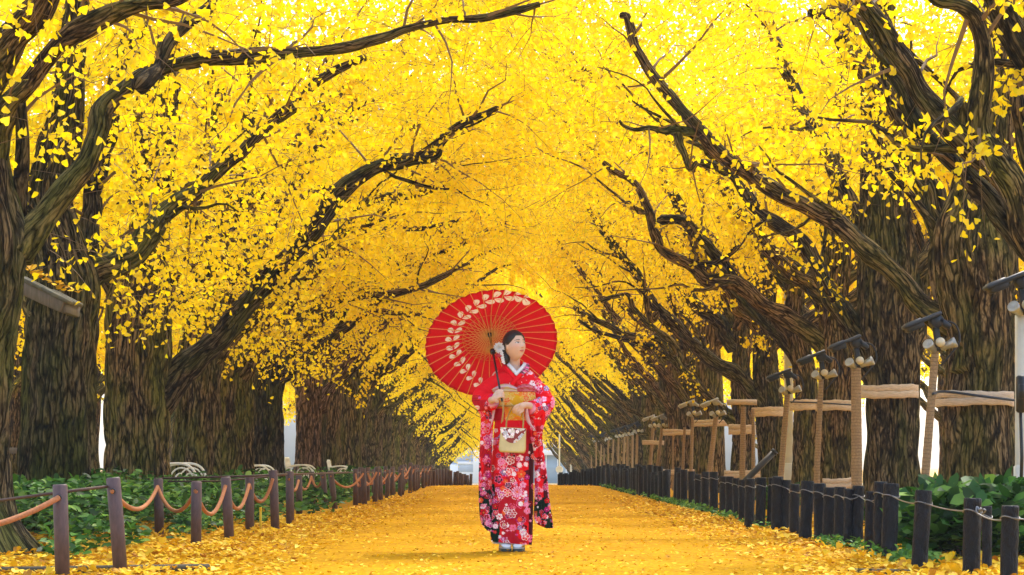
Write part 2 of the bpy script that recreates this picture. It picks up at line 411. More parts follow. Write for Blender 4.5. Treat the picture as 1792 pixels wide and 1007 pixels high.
def make_tree(kind_mat, trunk, limbs, seed, side, nleaf_scale=2.6, near=True, leaf=.061, low=2.1, sway=1.0, free=620, limb_leaf=1.0, root=None, noz=None, top=12.0):
    """parts of one ginkgo under an Empty at its base; coordinates local to the base; side=+1 when the path lies at +x"""
    rg = np.random.default_rng(seed)
    # trunk
    Q = np.array(trunk, float)
    S, q = smoothpath(Q, step=.04 if near else .16)
    if near: S[:,3] *= .93
    nseg = 110 if near else 26
    bd = bark_disp(seed, .055 if near else .03, .05)
    def disp(rr, bk, L, a):
        flare = np.exp(-L/.33)[:,None]*(.26+.18*np.cos(5*a+seed)+.10*np.cos(3*a+seed*2))[None]
        lobes = (.05*np.cos(3*a+seed)+.04*np.cos(5*a+seed*1.7))[None]
        return bd(rr, bk, L, a)+rr*(flare+lobes)
    V, Fs, bk = tube(S[:,:3], S[:,3], nseg, True, disp)
    mobj('trunk', V, Fs, kind_mat, root, True, {'bk': ('FLOAT_VECTOR', bk)})
    leafP = []; twigs = []; tr0 = []; far = MB()
    for li, lb in enumerate(limbs):
        V, Fs, bk, P, r = build_limb(lb['pts'], lb['r'], seed*31+li*7, near, lb.get('wob', 1.0))
        lm = MB() if near else far
        lm.add(V, Fs, bk)
        # crooked side branches, part of the same limb
        Lp = np.linalg.norm(np.diff(P,axis=0),axis=1).sum()
        for _ in range(int(Lp*(1.2 if near else .7)) if r[0] > .05 else 0):
            i = int(rg.uniform(.28,.93)*(len(P)-2)); tg = unit(P[i+1]-P[i]); dd = unit(tg*.7+rg.normal(size=3)*.6+np.array([side*.15,-.1,.28]))
            l_ = rg.uniform(.5,1.7); k_ = np.linspace(0,1,6)[:,None]; bend = rg.normal(size=3)*.35+np.array([side*.15,0,-.05])
            pt = P[i]+l_*(dd*k_+bend*k_**2)+np.cumsum(rg.normal(size=(6,3))*.055, 0)*(k_ > 0)
            V_, F_, b_, P_, r_ = build_limb(pt, max(.008,.32*r[i])*(1-.8*k_[:,0]), int(rg.integers(1e6)), False)
            lm.add(V_, F_, b_)
            if lb.get('leaf',1.) > 0:
                m_ = int(26*nleaf_scale*rg.uniform(.3,1)); ii_ = rg.integers(len(P_)//3, len(P_), m_); leafP.append(P_[ii_]+rg.normal(size=(m_,3))*.11)
        if near: lm.build('limb', kind_mat, root, True, bark=True)
        Ln = len(P); length = np.linalg.norm(np.diff(P,axis=0),axis=1).sum()
        lf = lb.get('leaf', 1.0); t0 = lb.get('t0', .22)
        ns = int(length*4.2*max(lf,.35))+2
        tt = t0+(1-t0)*rg.random(ns)**.8
        ii = np.minimum((tt*(Ln-1)).astype(int), Ln-2)
        tan = unit(P[ii+1]-P[ii]); d = unit(tan*.55+rg.normal(size=(ns,3))*.55+np.array([0,0,.25]))
        sl = rg.uniform(.5,1.5,ns)*(1.1-.3*tt)
        k = np.linspace(0,1,6)
        bend = rg.normal(size=(ns,3))*.25+np.array([0,0,-.12])
        sub = P[ii][:,None]+sl[:,None,None]*(d[:,None]*k[None,:,None]+bend[:,None]*(k**2)[None,:,None])+rg.normal(size=(ns,6,3))*.03*k[None,:,None]
        twigs.append(sub); tr0.append(np.clip(r[ii]*.38,.004,.02))
        # finer shoots
        nt = ns*3; si = rg.integers(0,ns,nt); sk = rg.uniform(.25,1,nt); a5 = sk*5; i5 = np.minimum(a5.astype(int),4); fr = (a5-i5)[:,None]
        st = sub[si,i5]*(1-fr)+sub[si,i5+1]*fr
        d2 = unit(d[si]*.5+rg.normal(size=(nt,3))*.7); l2 = rg.uniform(.18,.6,nt)
        tw = st[:,None]+l2[:,None,None]*(d2[:,None]*k[None,:,None]+np.array([0,0,-.22])*(k**2)[None,:,None])
        twigs.append(tw); tr0.append(np.full(nt,.003))
        nl = int(ns*34*lf*nleaf_scale*limb_leaf)
        if nl:
            ci = rg.integers(0,nt,nl//5+1); ck = rg.uniform(.1,1,nl//5+1); k5 = np.minimum((ck*5).astype(int),4)
            cp = tw[ci,k5]+rg.normal(size=(len(ci),3))*.05
            lp = np.repeat(cp,5,0)+rg.normal(size=(len(cp)*5,3))*.065
            leafP.append(lp)
    if not near:
        far.build('branches', kind_mat, root, True, bark=True)
    # sprays filling the crown above the path vault
    nf = int(free*nleaf_scale)
    if nf:
        sx = rg.uniform(-3.6,4.7,nf*3); yy = rg.uniform(-2.9,2.9,nf*3)
        zl = np.where(sx > 0, low+(4.75-low)*sstep(.2,4.3,sx), low+.8)
        zz = zl+np.where(rg.random(nf*3) < .72, rg.gamma(1.4,1.35,nf*3), 2.5+rg.random(nf*3)*(top-5.5))
        if near:
            u_ = 420; sx = np.concatenate([sx, rg.uniform(-3.6,4.9,u_)]); yy = np.concatenate([yy, rg.uniform(-2.5,2.5,u_)]); zz = np.concatenate([zz, rg.uniform(5.2,12,u_)])
        C = np.stack([side*sx, yy, zz], -1)
        g = vnoise(C*np.array([.9,.9,1.3])+seed*5, 21)*.65+vnoise(C*2.6+seed, 22)*.35
        keep = (g > .47) & (zz < top) & (np.hypot(sx,yy) > .55)
        if noz is not None: keep &= ~noz(C)
        if near: keep[-u_:] = True
        C = np.concatenate([C[:nf*3][keep[:nf*3]][:nf], C[nf*3:]])
        m = 13
        dirs = unit(rg.normal(size=(len(C),3))*np.array([1,1,.45])); k = np.linspace(0,1,6); l3 = rg.uniform(.35,.95,len(C))
        tw = C[:,None]+l3[:,None,None]*(dirs[:,None]*(k-.5)[None,:,None]+np.array([0,0,-.25])*(k**2)[None,:,None])
        twigs.append(tw); tr0.append(np.full(len(C),.003))
        kk = rg.integers(0,6,(len(C),m))
        lp = tw[np.arange(len(C))[:,None],kk]+rg.normal(size=(len(C),m,3))*np.array([.085,.085,.07])
        leafP.append(lp.reshape(-1,3))
    tw = np.concatenate(twigs); t0_ = np.concatenate(tr0)
    V2, F2 = multitube(tw, t0_, np.full(len(tw),.0014), 4 if near else 3)
    lp = np.concatenate(leafP)
    V, Fc, tint = leaves_mesh(lp, leaf, rg)
    o = mobj('crown', np.vstack([V,V2]), [Fc, F2+len(V)], M['leaf'], root, False, {'tint': ('FLOAT', np.concatenate([tint, np.zeros(len(V2))]))})
    o.data.materials.append(M['twig'])
    o.data.polygons.foreach_set('material_index', np.repeat([0,1],[len(Fc),len(F2)]).astype(np.int32))
    return len(lp)

def proc_limbs(side, rg, style):
    """sinuous limbs: several arching over the path, some along the row, some away, and steep leaders"""
    L = []
    def limb(h, az, el, length, r0, curve, leaf=1, t0=.25):
        n = 6; k = np.linspace(0,1,n)
        e = np.radians(el)+np.radians(curve)*k; dl = length/(n-1)
        p = [np.array([0,0,h], float)]
        a = np.radians(az)
        for i in range(n-1):
            a += rg.normal()*.12
            p.append(p[-1]+dl*np.array([side*np.cos(a)*np.cos(e[i]), np.sin(a)*np.cos(e[i]), np.sin(e[i])+rg.normal()*.1]))
        L.append(dict(pts=p, r=r0*(1-.82*k**.8), leaf=leaf, t0=t0))
    if style == 'L':
        limb(rg.uniform(1.7,2.2), rg.uniform(-35,-10), 40, 5.2, .15, -18)
        limb(rg.uniform(2.0,2.6), rg.uniform(5,35), 48, 5.6, .17, -25)
        limb(rg.uniform(2.8,3.4), rg.uniform(-20,20), 55, 5.5, .14, -25)
        limb(3.6, rg.uniform(-60,60), 60, 5, .12, -20)
    else:
        limb(rg.uniform(1.35,1.6), rg.uniform(-30,-5), 36, 5.0, .115, 12, .5, .5)
        limb(rg.uniform(1.6,2.1), rg.uniform(0,30), 40, 5.4, .12, 5, .7, .45)
        limb(rg.uniform(2.3,3), rg.uniform(-25,25), 48, 5.6, .15, -5)
        limb(3.3, rg.uniform(-50,50), 58, 5, .12, -10)
    limb(2.9, rg.uniform(80,100), 50, 4.2, .11, -10)
    limb(3.2, rg.uniform(-100,-80), 52, 4.2, .11, -10)
    limb(2.6, 180+rg.uniform(-30,30), 45, 4.6, .13, -10)
    limb(3.8, 180+rg.uniform(-60,60), 60, 4.5, .11, -10)
    return L

LX, RX = -4.2, 4.4
LY = [15.5+4.34*k for k in range(29)]
RY = [15.6+4.30*k for k in range(29)]

def px_limb(base, y, pts, r0, r1, dy0=0.0, dy1=0.0, leaf=1.0, t0=.25, w=None):
    """limb traced on the photo: pixels -> the tree's own distance, running dy0..dy1 nearer or farther along its length"""
    n = len(pts); k = np.linspace(0,1,n)
    P = [at(px, py, y+dy0+(dy1-dy0)*kk)-np.array(base) for (px,py), kk in zip(pts, k)]
    s = y/F
    return dict(pts=P, r=(r0+(r1-r0)*k**.85)*s, leaf=leaf, t0=t0, wob=.3)

def trunk_px(base, y, pts):
    """(px, py, half width px) -> trunk points"""
    out = []
    for px, py, hw in pts:
        p = at(px, py, y)-np.array(base); out.append([*p, hw*y/F])
    return out

trees = []
nleaves = 0
# hand-traced trees nearest the camera -------------------------------------------------
def near_tree(side, k, label, mat, trunk_pts, limbs_px, extra=None, **kw):
    global nleaves
    y = (LY if side > 0 else RY)[k]; base = (LX if side > 0 else RX, y, 0.0)
    root = empty('ginkgo_tree', base, label, 'tree', 'ginkgo trees in the left row' if side > 0 else 'ginkgo trees in the right row')
    tp = trunk_px(base, y, trunk_pts); tp[0][2] = -.1
    L = [px_limb(base, y, *a[:3], **a[3]) for a in limbs_px]
    if extra: L += extra
    nleaves += make_tree(mat, tp, L, 100+k*3+(0 if side > 0 else 50), side, root=root, **kw)
    trees.append(root)

rgx = np.random.default_rng(11)
def xl(side, style, seed, pick):
    l = proc_limbs(side, np.random.default_rng(seed), style)
    return [l[i] for i in pick]

B, BR = M['bark'], M['bark_r']
# left row
near_tree(1, 0, 'nearest dark ginkgo trunk at the left edge of the photo with limbs arching overhead', B,
    [(-95,985,150),(-95,900,118),(-92,800,112),(-88,650,116),(-70,520,118),(-55,430,112),(-60,330,92),(-75,200,80),(-90,60,70),(-100,-200,45)],
    [([(15,455),(60,397),(99,343),(144,293),(169,233),(184,194),(219,164),(268,129),(348,113),(437,104),(522,97),(600,82),(669,62),(768,37),(858,32),(940,5)], 25, 7, dict(dy1=1.6, leaf=.55, t0=.35)),
     ([(235,158),(262,135),(278,119),(303,65),(343,30),(375,-5),(420,-70)], 14, 10, dict(dy1=1.0, leaf=.5)),
     ([(-20,300),(0,215),(40,160),(89,92),(139,52),(189,30),(238,15),(298,6),(350,-12),(450,-40)], 26, 8, dict(dy1=-1.0, leaf=.5, t0=.4)),
     ([(-60,190),(0,95),(40,40),(75,-5),(120,-90)], 36, 26, dict(dy1=-.6, leaf=.35)),
     ([(30,420),(33,348),(36,260),(38,184)], 13, 9, dict(dy0=.3,dy1=-.2, leaf=.3))],
    low=2.7, free=330, limb_leaf=.85)
near_tree(1, 1, 'second left-row ginkgo, broad dark trunk with a tiled notice-board roof corner in front', B,
    [(100,940,92),(100,860,76),(102,760,73),(104,640,72),(108,560,74),(112,500,76),(100,430,62),(85,350,50),(100,270,46),(118,180,36),(130,60,30),(150,-150,20)],
    [([(118,530),(149,487),(190,467),(228,447),(258,410),(278,378),(308,360),(343,340),(378,303),(422,263),(472,219),(517,184),(560,140),(640,100)], 27, 8, dict(dy1=1.5, leaf=.7)),
     ([(112,520),(150,440),(165,330),(190,230),(210,130),(240,20)], 24, 14, dict(dy0=.2,dy1=1.4, leaf=.7)),
     ([(75,560),(50,520),(35,440),(15,330)], 18, 12, dict(dy0=-.1,dy1=.8, leaf=.5))],
    extra=xl(1,'L',3,[4,6]), low=2.2, free=430)
near_tree(1, 2, 'third left-row ginkgo, wide trunk with a heavy limb rising right from its side', B,
    [(240,925,80),(240,860,66),(240,760,63),(240,650,65),(243,560,66),(250,500,58),(262,430,44),(275,330,36),(290,200,30),(300,-50,20)],
    [([(262,720),(302,666),(340,630),(388,588),(450,515),(500,452),(565,387),(594,338),(634,308),(674,288),(720,280),(758,272),(768,250),(803,219),(838,204),(880,185)], 30, 5, dict(dy0=0, dy1=1.2, leaf=.75, t0=.3)),
     ([(262,560),(293,497),(328,422),(345,350),(375,260),(390,150)], 22, 10, dict(dy1=1.2, leaf=.7)),
     ([(225,600),(205,520),(175,450),(150,380)], 22, 12, dict(dy0=0,dy1=.6, leaf=.5)),
     ([(594,338),(560,330),(520,345),(480,352)], 8, 4, dict(dy0=.6,dy1=.2, leaf=.8))],
    extra=xl(1,'L',4,[4,5,6]), low=2.0, free=560)
near_tree(1, 3, 'fourth left-row ginkgo, dark trunk behind the white iron bench', B,
    [(345,905,60),(345,840,50),(347,740,46),(350,640,44),(360,570,40),(380,500,30),(400,400,24),(430,250,18),(450,50,12)],
    [([(360,640),(400,590),(440,560),(480,520),(540,470),(600,407),(629,363),(664,344),(714,342),(758,328),(790,318)], 18, 4, dict(dy1=1.0, leaf=.9)),
     ([(365,590),(420,480),(480,390),(530,300),(600,200),(640,150)], 20, 7, dict(dy1=1.6, leaf=.9))],
    extra=xl(1,'L',5,[2,4,5,6]), low=2.0, free=620)
near_tree(1, 4, 'fifth left-row ginkgo, narrow greenish trunk among the leaves', B,
    [(412,890,48),(412,830,36),(413,740,34),(415,640,34),(420,560,30),(430,450,22),(450,300,16),(470,100,10)],
    [([(425,640),(470,600),(520,560),(600,520),(680,515),(745,500),(800,470),(830,455)], 15, 3, dict(dy1=1.5, leaf=.9)),
     ([(425,590),(500,480),(560,420),(640,390),(720,400),(800,385)], 14, 3, dict(dy1=2, leaf=.9))],
    extra=xl(1,'L',6,[0,2,3,4,5,6]), low=2.0, free=640)
near_tree(1, 5, 'sixth left-row ginkgo, slim dark trunk just before the pale pinkish one', B,
    [(470,880,42),(470,830,34),(470,740,32),(472,640,32),(476,560,28),(485,450,20),(500,300,14),(520,100,9)],
    [([(480,640),(560,560),(620,545),(700,550),(760,535)], 12, 3, dict(dy1=1.2, leaf=.9))],
    extra=xl(1,'L',7,[0,1,2,4,5,6]), low=2.0, free=640)
near_tree(1, 6, 'pale pinkish-barked ginkgo trunk leaning limb to the right in the left row', M['bark_pink'],
    [(538,870,36),(538,830,28),(539,740,27),(541,660,29),(545,600,24),(550,500,18),(560,350,12)],
    [([(555,720),(568,696),(601,646),(631,611),(647,590),(690,562),(740,545)], 12, 4, dict(dy0=0, dy1=.8, leaf=.6, t0=.5))],
    extra=xl(1,'L',8,[1,2,4,5,6]), low=2.3, free=600)
# right row
near_tree(-1, 0, 'nearest right-row ginkgo outside the frame with limbs reaching into the top right corner', BR,
    [(1945,980,150),(1945,880,115),(1945,760,108),(1935,620,108),(1900,520,100),(1890,430,80),(1900,300,62),(1910,100,50),(1920,-200,30)],
    [([(1890,545),(1840,470),(1800,390),(1779,343),(1722,286),(1668,236),(1614,172),(1593,118),(1550,54),(1507,0),(1470,-70),(1440,-160)], 34, 13, dict(dy1=-.5, leaf=.35, t0=.45)),
     ([(1890,560),(1830,470),(1780,405),(1736,354),(1693,307),(1650,257),(1607,214),(1561,136),(1535,80),(1500,20),(1480,-60)], 25, 10, dict(dy0=-.15,dy1=.7, leaf=.4, t0=.4)),
     ([(1850,480),(1800,400),(1779,343),(1740,272),(1711,222),(1715,161),(1718,89),(1704,32),(1672,11),(1643,4),(1610,-30)], 30, 9, dict(dy0=0,dy1=-.8, leaf=.45, t0=.5)),
     ([(1885,320),(1830,180),(1792,85),(1760,30),(1742,-10),(1700,-100)], 30, 18, dict(dy0=0,dy1=-.6, leaf=.3)),
     ([(1870,400),(1800,290),(1786,200),(1784,100),(1795,0)], 20, 10, dict(dy0=.3,dy1=.5, leaf=.6))],
    low=3.2, free=230, limb_leaf=.8)
near_tree(-1, 1, 'broad mossy ginkgo trunk at right with one pale burlap band across it', BR,
    [(1716,935,84),(1716,860,74),(1716,780,70),(1716,680,68),(1714,580,70),(1706,490,84),(1702,420,82),(1716,340,62),(1728,240,50),(1738,120,42),(1745,-50,32),(1750,-250,20)],
    [([(1704,660),(1690,560),(1664,470),(1645,400),(1628,350),(1609,299),(1597,240),(1561,165),(1510,118),(1482,71),(1471,0),(1465,-90)], 30, 20, dict(dy0=-.1,dy1=.9, leaf=.4, t0=.5)),
     ([(1490,70),(1465,30),(1440,26),(1415,22)], 15, 9, dict(dy0=.7,dy1=.5, leaf=.2)),
     ([(1730,600),(1690,585),(1652,562),(1617,542),(1578,498),(1528,453),(1498,418),(1463,384),(1419,364),(1369,339),(1329,314),(1295,289),(1258,263),(1213,218),(1184,184),(1149,144),(1114,94),(1107,76),(1100,35),(1089,30)], 27, 7, dict(dy0=0,dy1=.8, leaf=.33, t0=.4)),
     ([(1218,233),(1180,229),(1165,231),(1139,225),(1115,229),(1092,223),(1085,215)], 9, 3, dict(dy0=.5,dy1=.3, leaf=.25)),
     ([(1186,222),(1188,250),(1199,270),(1212,298),(1222,285)], 8, 5, dict(dy0=.5,dy1=.3, leaf=.2))],
    low=3.0, free=330, limb_leaf=.9)
near_tree(-1, 2, 'third right-row ginkgo, mossy trunk between two spotlight stakes with a burlap band', BR,
    [(1560,915,66),(1560,850,56),(1560,770,54),(1559,690,54),(1556,610,58),(1552,520,62),(1550,430,56),(1545,330,48),(1540,180,40),(1540,-50,28)],
    [([(1545,680),(1518,627),(1498,577),(1458,527),(1439,493),(1419,453),(1394,413),(1359,394),(1324,369),(1300,339),(1280,309),(1250,292),(1226,288),(1212,300)], 22, 7, dict(dy0=0,dy1=.7, leaf=.4, t0=.45)),
     ([(1590,620),(1612,560),(1618,480),(1600,400),(1560,300)], 18, 8, dict(dy0=.2,dy1=1.2, leaf=.6)),
     ([(1540,480),(1490,360),(1440,250),(1400,180),(1350,60)], 20, 9, dict(dy0=.2,dy1=1.6, leaf=.7))],
    extra=xl(-1,'R',23,[4,6]), low=3.3, free=420)
near_tree(-1, 3, 'fourth right-row ginkgo, dark trunk between two spotlight stakes', BR,
    [(1466,895,44),(1466,845,36),(1466,770,34),(1466,690,34),(1466,620,36),(1462,540,32),(1466,450,28),(1470,300,22),(1475,100,14)],
    [([(1478,690),(1463,640),(1439,602),(1389,562),(1339,532),(1305,503),(1273,494),(1238,491),(1213,466),(1164,442),(1149,412),(1132,362),(1109,323),(1070,298),(1055,286)], 20, 5, dict(dy0=0,dy1=.6, leaf=.4, t0=.4)),
     ([(1149,386),(1194,387),(1228,422),(1262,455),(1290,495)], 8, 10, dict(dy0=.4,dy1=.3, leaf=.4)),
     ([(1218,466),(1258,457),(1293,422)], 6, 3, dict(dy0=.3,dy1=.1, leaf=.4)),
     ([(1462,560),(1410,500),(1370,480),(1330,430),(1300,380)], 16, 6, dict(dy0=.2,dy1=1.4, leaf=.6))],
    extra=xl(-1,'R',24,[2,4,6]), low=3.4, free=520)
near_tree(-1, 4, 'fifth right-row ginkgo, greenish trunk beside the white square post', BR,
    [(1410,880,36),(1410,830,28),(1410,760,26),(1410,690,25),(1402,620,25),(1390,560,22),(1395,450,18),(1400,300,12)],
    [([(1395,660),(1330,700),(1322,691),(1292,656),(1252,636),(1222,611),(1187,575),(1151,540),(1125,497),(1099,462),(1076,430),(1045,390),(1029,359)], 14, 4, dict(dy0=0,dy1=.4, leaf=.4, t0=.4)) if False else
     ([(1405,640),(1372,600),(1330,560),(1290,520),(1250,480),(1210,430),(1180,360)], 13, 5, dict(dy0=0,dy1=1, leaf=.6, t0=.4)),
     ([(1410,560),(1360,470),(1320,400),(1280,330)], 13, 5, dict(dy0=.2,dy1=1, leaf=.8))],
    extra=xl(-1,'R',25,[2,4,5,6]), low=3.5, free=600)
near_tree(-1, 5, 'sixth right-row ginkgo, dark trunk with two burlap wraps and a long limb', BR,
    [(1350,860,38),(1350,830,30),(1350,770,28),(1348,700,29),(1340,640,26),(1342,540,21),(1345,400,15)],
    [([(1338,720),(1322,691),(1292,656),(1252,636),(1222,611),(1187,575),(1151,540),(1125,497),(1099,462),(1076,430),(1045,390),(1029,359)], 17, 5, dict(dy0=0,dy1=.3, leaf=.35, t0=.4)),
     ([(1090,452),(1067,425),(1068,390)], 5, 4, dict(dy0=.2,dy1=.2, leaf=.4)),
     ([(1151,545),(1140,560),(1128,530),(1130,505)], 6, 5, dict(dy0=.1,dy1=-.2, leaf=.2))],
    extra=xl(-1,'R',26,[2,3,4,5,6]), low=3.5, free=620)
near_tree(-1, 6, 'seventh right-row ginkgo, slim dark trunk with pale twisted limbs over the path', BR,
    [(1300,850,34),(1300,820,26),(1300,770,23),(1298,720,23),(1296,650,20),(1298,540,15)],
    [([(1300,748),(1287,736),(1242,696),(1202,656),(1177,626),(1151,600),(1111,590),(1066,570),(1031,555),(1003,538)], 14, 4, dict(dy0=0,dy1=.3, leaf=.3, t0=.5)),
     ([(1177,628),(1161,613),(1116,599),(1060,583),(1012,560)], 7, 3, dict(dy0=.1,dy1=.8, leaf=.3)),
     ([(1190,640),(1180,600),(1140,570),(1110,540),(1100,515),(1075,520),(1050,530)], 7, 3, dict(dy0=.1,dy1=-.3, leaf=.3))],
    extra=xl(-1,'R',27,[2,3,4,5,6]), low=3.5, free=600)

# the rest of both rows: three variants a side, copied
def variant(side, style, seed):
    rg = np.random.default_rng(seed)
    root = empty('ginkgo_tree', (0,0,0))
    tp = [[0,0,-.15,.36],[0,0,.8,.32],[side*.03,0,1.8,.32],[side*.08,.05,2.8,.28],[side*.05,.1,4.2,.2],[0,.1,6,.13],[0,.1,8.5,.05]]
    global nleaves
    nleaves += make_tree(B if side > 0 else BR, tp, proc_limbs(side, rg, style), seed, side, near=False, leaf=.085, low=2.5 if side > 0 else 3.0, free=640, root=root, nleaf_scale=1.7, top=9.6)
    return root
for side, YS, X, style in ((1, LY, LX, 'L'), (-1, RY, RX, 'R')):
    protos = [variant(side, style, 300+side*10+v) for v in range(3)]
    for k in range(7, 29):
        v = (k*2+(k//3)) % 3
        if protos[v].get('label'): o = copy_tree(protos[v])
        else: o = protos[v]
        j = np.random.default_rng(900+k*2+side)
        o.location = (X+j.uniform(-.12,.12), YS[k], float(gz(YS[k])))
        o.rotation_euler = (0, 0, j.uniform(-.15,.15)); s = j.uniform(.92,1.06); o.scale = (s, s, s*j.uniform(.97,1.08)*(1+.2*float(YS[k] < 62)+.28*float(sstep(60,105,YS[k]))))
        tag(o, f"{ordi(k)} ginkgo from the camera in the {'left row behind the rope fence' if side > 0 else 'right row behind the black bollards'}", 'tree',
            'ginkgo trees in the left row' if side > 0 else 'ginkgo trees in the right row')
    # outer rows beyond
    for k in range(9):
        o = copy_tree(protos[(k+1) % 3])
        j = np.random.default_rng(1900+k*2+side); y = 22+k*8.5+j.uniform(-1,1)
        o.location = ((-11.5 if side > 0 else 11.5)+j.uniform(-.4,.4), y, float(gz(y))); o.rotation_euler = (0,0,j.uniform(-.4,.4)); o.scale = (1.05,)*3
        tag(o, f"{ordi(k)} ginkgo from the camera in the outer row beyond the {'left' if side > 0 else 'right'} row", 'tree', f"ginkgo trees in the outer {'left' if side > 0 else 'right'} row")
print('LEAVES', nleaves)
# ------------------------------------------------------------------ fences, bollards, stakes, lamps
M['post'] = simple('brown_painted_post', (.085,.048,.05), .55, scale=45, var=.35, bump=.35, stretch=(1,1,.3))
M['rope'] = simple('orange_rope', (.36,.135,.048), .85, scale=60, var=.3, bump=.8)
M['cable'] = simple('rusty_cable', (.05,.02,.016), .7, scale=40)
M['char'] = simple('charred_log', (.006,.0065,.010), .5, scale=34, var=.8, bump=1.0, bd=.03, stretch=(1,1,.45))
M['char'].node_tree.nodes['Principled BSDF'].inputs['Specular IOR Level'].default_value = .22
M['wire'] = simple('grey_wire', (.22,.22,.22), .4, .8, bump=0)
M['white_paint'] = simple('white_painted_iron', (.75,.76,.74), .45, bump=0, var=.06)
M['white_post'] = simple('white_square_post', (.58,.60,.57), .6, scale=6, var=.12)
M['lamp_body'] = simple('dark_blue_lamp_body', (.010,.018,.036), .5, bump=.05)
M['lamp_metal'] = simple('silver_lamp', (.36,.38,.40), .35, .6, bump=0)
M['bulb'] = simple('frosted_bulb', (.55,.52,.42), .2, bump=0, var=.05)
M['black_tube'] = simple('black_pipe', (.012,.012,.012), .4)
M['log'] = simple('edging_log', (.06,.045,.02), .85, scale=12, var=.5)

def burlap(name, col):
    t = NT(name); p = t.obj()
    w = t.n('ShaderNodeTexWave', wave_type='BANDS', bands_direction='Z', i_Scale=9.0, i_Distortion=2.0)
    t.l(p, w.inputs['Vector'])
    n = t.noise(p, 60, 4); n2 = t.noise(p, 4, 3)
    c = np.array(col)
    a = t.ramp(n, [(.3,c*.7),(.7,np.minimum(c*1.25,1))])
    a = t.mix(t.ramp(w.outputs[1], [(.0,(.75,)*3),(.12,(0,)*3)]), a, c*.38)
    a = t.mix(t.ramp(n2,[(.45,(0,)*3),(.7,(.5,)*3)]), a, c*np.array([.75,.62,.5]))
    t.l(a, t.b.inputs['Base Color']); t.b.inputs['Roughness'].default_value = .9; t.bump(n, .5, .006)
    return t.m
M['burlap'] = burlap('burlap_wrap', (.30,.21,.12))
def burlap_h(name, col):
    t = NT(name); p = t.obj()
    n = t.noise(t.mapping(p,(6,6,60)), 3, 4); n2 = t.noise(p, 45, 3); c = np.array(col)
    a = t.ramp(n, [(.3,c*.65),(.7,np.minimum(c*1.3,1))])
    t.l(a, t.b.inputs['Base Color']); t.b.inputs['Roughness'].default_value = .9; t.bump(n2, .4, .006)
    return t.m
M['burlap_h'] = burlap_h('burlap_rail_cloth', (.50,.40,.31))

def near_word(y, YS):
    """which trunk of the row stands just beyond depth y"""
    k = int(np.searchsorted(YS, y)); return k
def post_labels(ys, YS, fmt):
    """labels that single each out by the trunk it stands before"""
    cnt = {}; out = [None]*len(ys)
    for i in np.argsort(ys):
        k = near_word(ys[i], YS); c = cnt.get(k, 0); cnt[k] = c+1
        out[i] = fmt(ordi(c), ordi(k))
    return out

# left: brown posts
post_px = [(105,848,110,1013),(198,836,212,1005),(277,838,279,938),(344,843,343,955),(395,835,402,947),(437,834,437,932),(478,823,482,930),(507,825,508,922),(523,832,524,899),(545,826,549,885),(565,826,570,889),(578,824,587,890)]
posts = []   # (base x, y, top dx, height)
for tx, ty, bx, by in post_px:
    y = HC*F/(by-808); b = at(bx, by, y); h = (by-ty)*y/F
    posts.append((b[0], y, (tx-bx)*y/F, h))
j = np.random.default_rng(5)
y = 32.0; sgn = 1
while y < 58:
    posts.append((-2.28+sgn*.13+j.normal()*.03, y, j.normal()*.02, .57+j.normal()*.03)); y += j.uniform(.75,1.2); sgn = -sgn
for i in range(17):
    f = i/16; posts.append((-2.3+1.2*f, 58.6+1.3*f+j.normal()*.06, j.normal()*.015, .52-.22*f+j.normal()*.03))
lab = post_labels([p[1] for p in posts], LY, lambda c, k: f"{c} brown metal post of the rope fence in front of the {k} left-row ginkgo")
post_o = []
for (x, y, dx, h), l in zip(posts, lab):
    near = y < 33
    root = empty('fence_post', (x, y, 0), l, 'fence post', 'brown posts of the left rope fence')
    tb = MB(); r = .042
    tb.tube([[0,0,-.05],[dx*.5,0,h*.5],[dx*.98,0,h*.985],[dx,0,h]], [r,r,r,r*.86], 18 if near else 8)
    tb.build('shaft', M['post'], root)
    if near:
        e = MB(); a = np.linspace(0,2*np.pi,13)[:-1]
        e.tube([[dx*.88+.014*math.cos(q)-.0,-r-.001,h*.86+.014*math.sin(q)] for q in list(a)+[a[0]]], .0045, 5, False)
        e.build('eyelet', M['black_tube'], root)
    post_o.append((x+dx*.88, y-r-.004, h*.86))
# ropes
def rope(p0, p1, sag, label):
    p0, p1 = np.array(p0), np.array(p1); t = np.linspace(0,1,22)
    P = p0+(p1-p0)*t[:,None]; P[:,2] -= sag*4*t*(1-t)
    b = MB(); b.tube(P, .0165, 10)
    tag(b.build('rope', M['rope']), label, 'rope', 'orange ropes of the left fence')
rope((-3.3, 11.2, .33), post_o[0], .1, 'thick orange rope entering from the left edge to the nearest brown post')
prs = [(1,2,.15),(2,3,.19),(3,4,.21),(4,5,.21),(5,6,.19),(7,8,.12),(8,9,.15),(9,10,.15),(11,12,.18)]
nm = ['second','third','fourth','fifth','sixth','seventh','eighth','ninth','tenth','eleventh','twelfth','thirteenth','fourteenth']
for a_, b_, sg in prs:
    rope(post_o[a_], post_o[b_], sg, f"sagging orange rope from the {ordi(a_)} to the {ordi(b_)} brown fence post")
for i in range(12, len(posts)-17, 1):
    rope(post_o[i], post_o[i+1], .19, f"far sagging orange rope from the {ordi(i)} to the {ordi(i+1)} brown fence post")
cb = MB()
cb.tube(smoothpath([at(-30,880,12.9), at(105,862,12.2), at(200,850,12.7)], n=14)[0], .009, 8)
tag(cb.build('cable', M['cable']), 'rusty dark cable strung between the two nearest brown posts', 'cable')
cb = MB()
cb.tube(smoothpath([at(272,838,20.3), at(380,838,20.2), at(480,831,20.6), at(600,828,31), at(760,824,56)], n=30)[0], .010, 8)
tag(cb.build('cable', M['cable']), 'rusty cable running level along the tops of the middle brown posts', 'cable')
cb = MB()
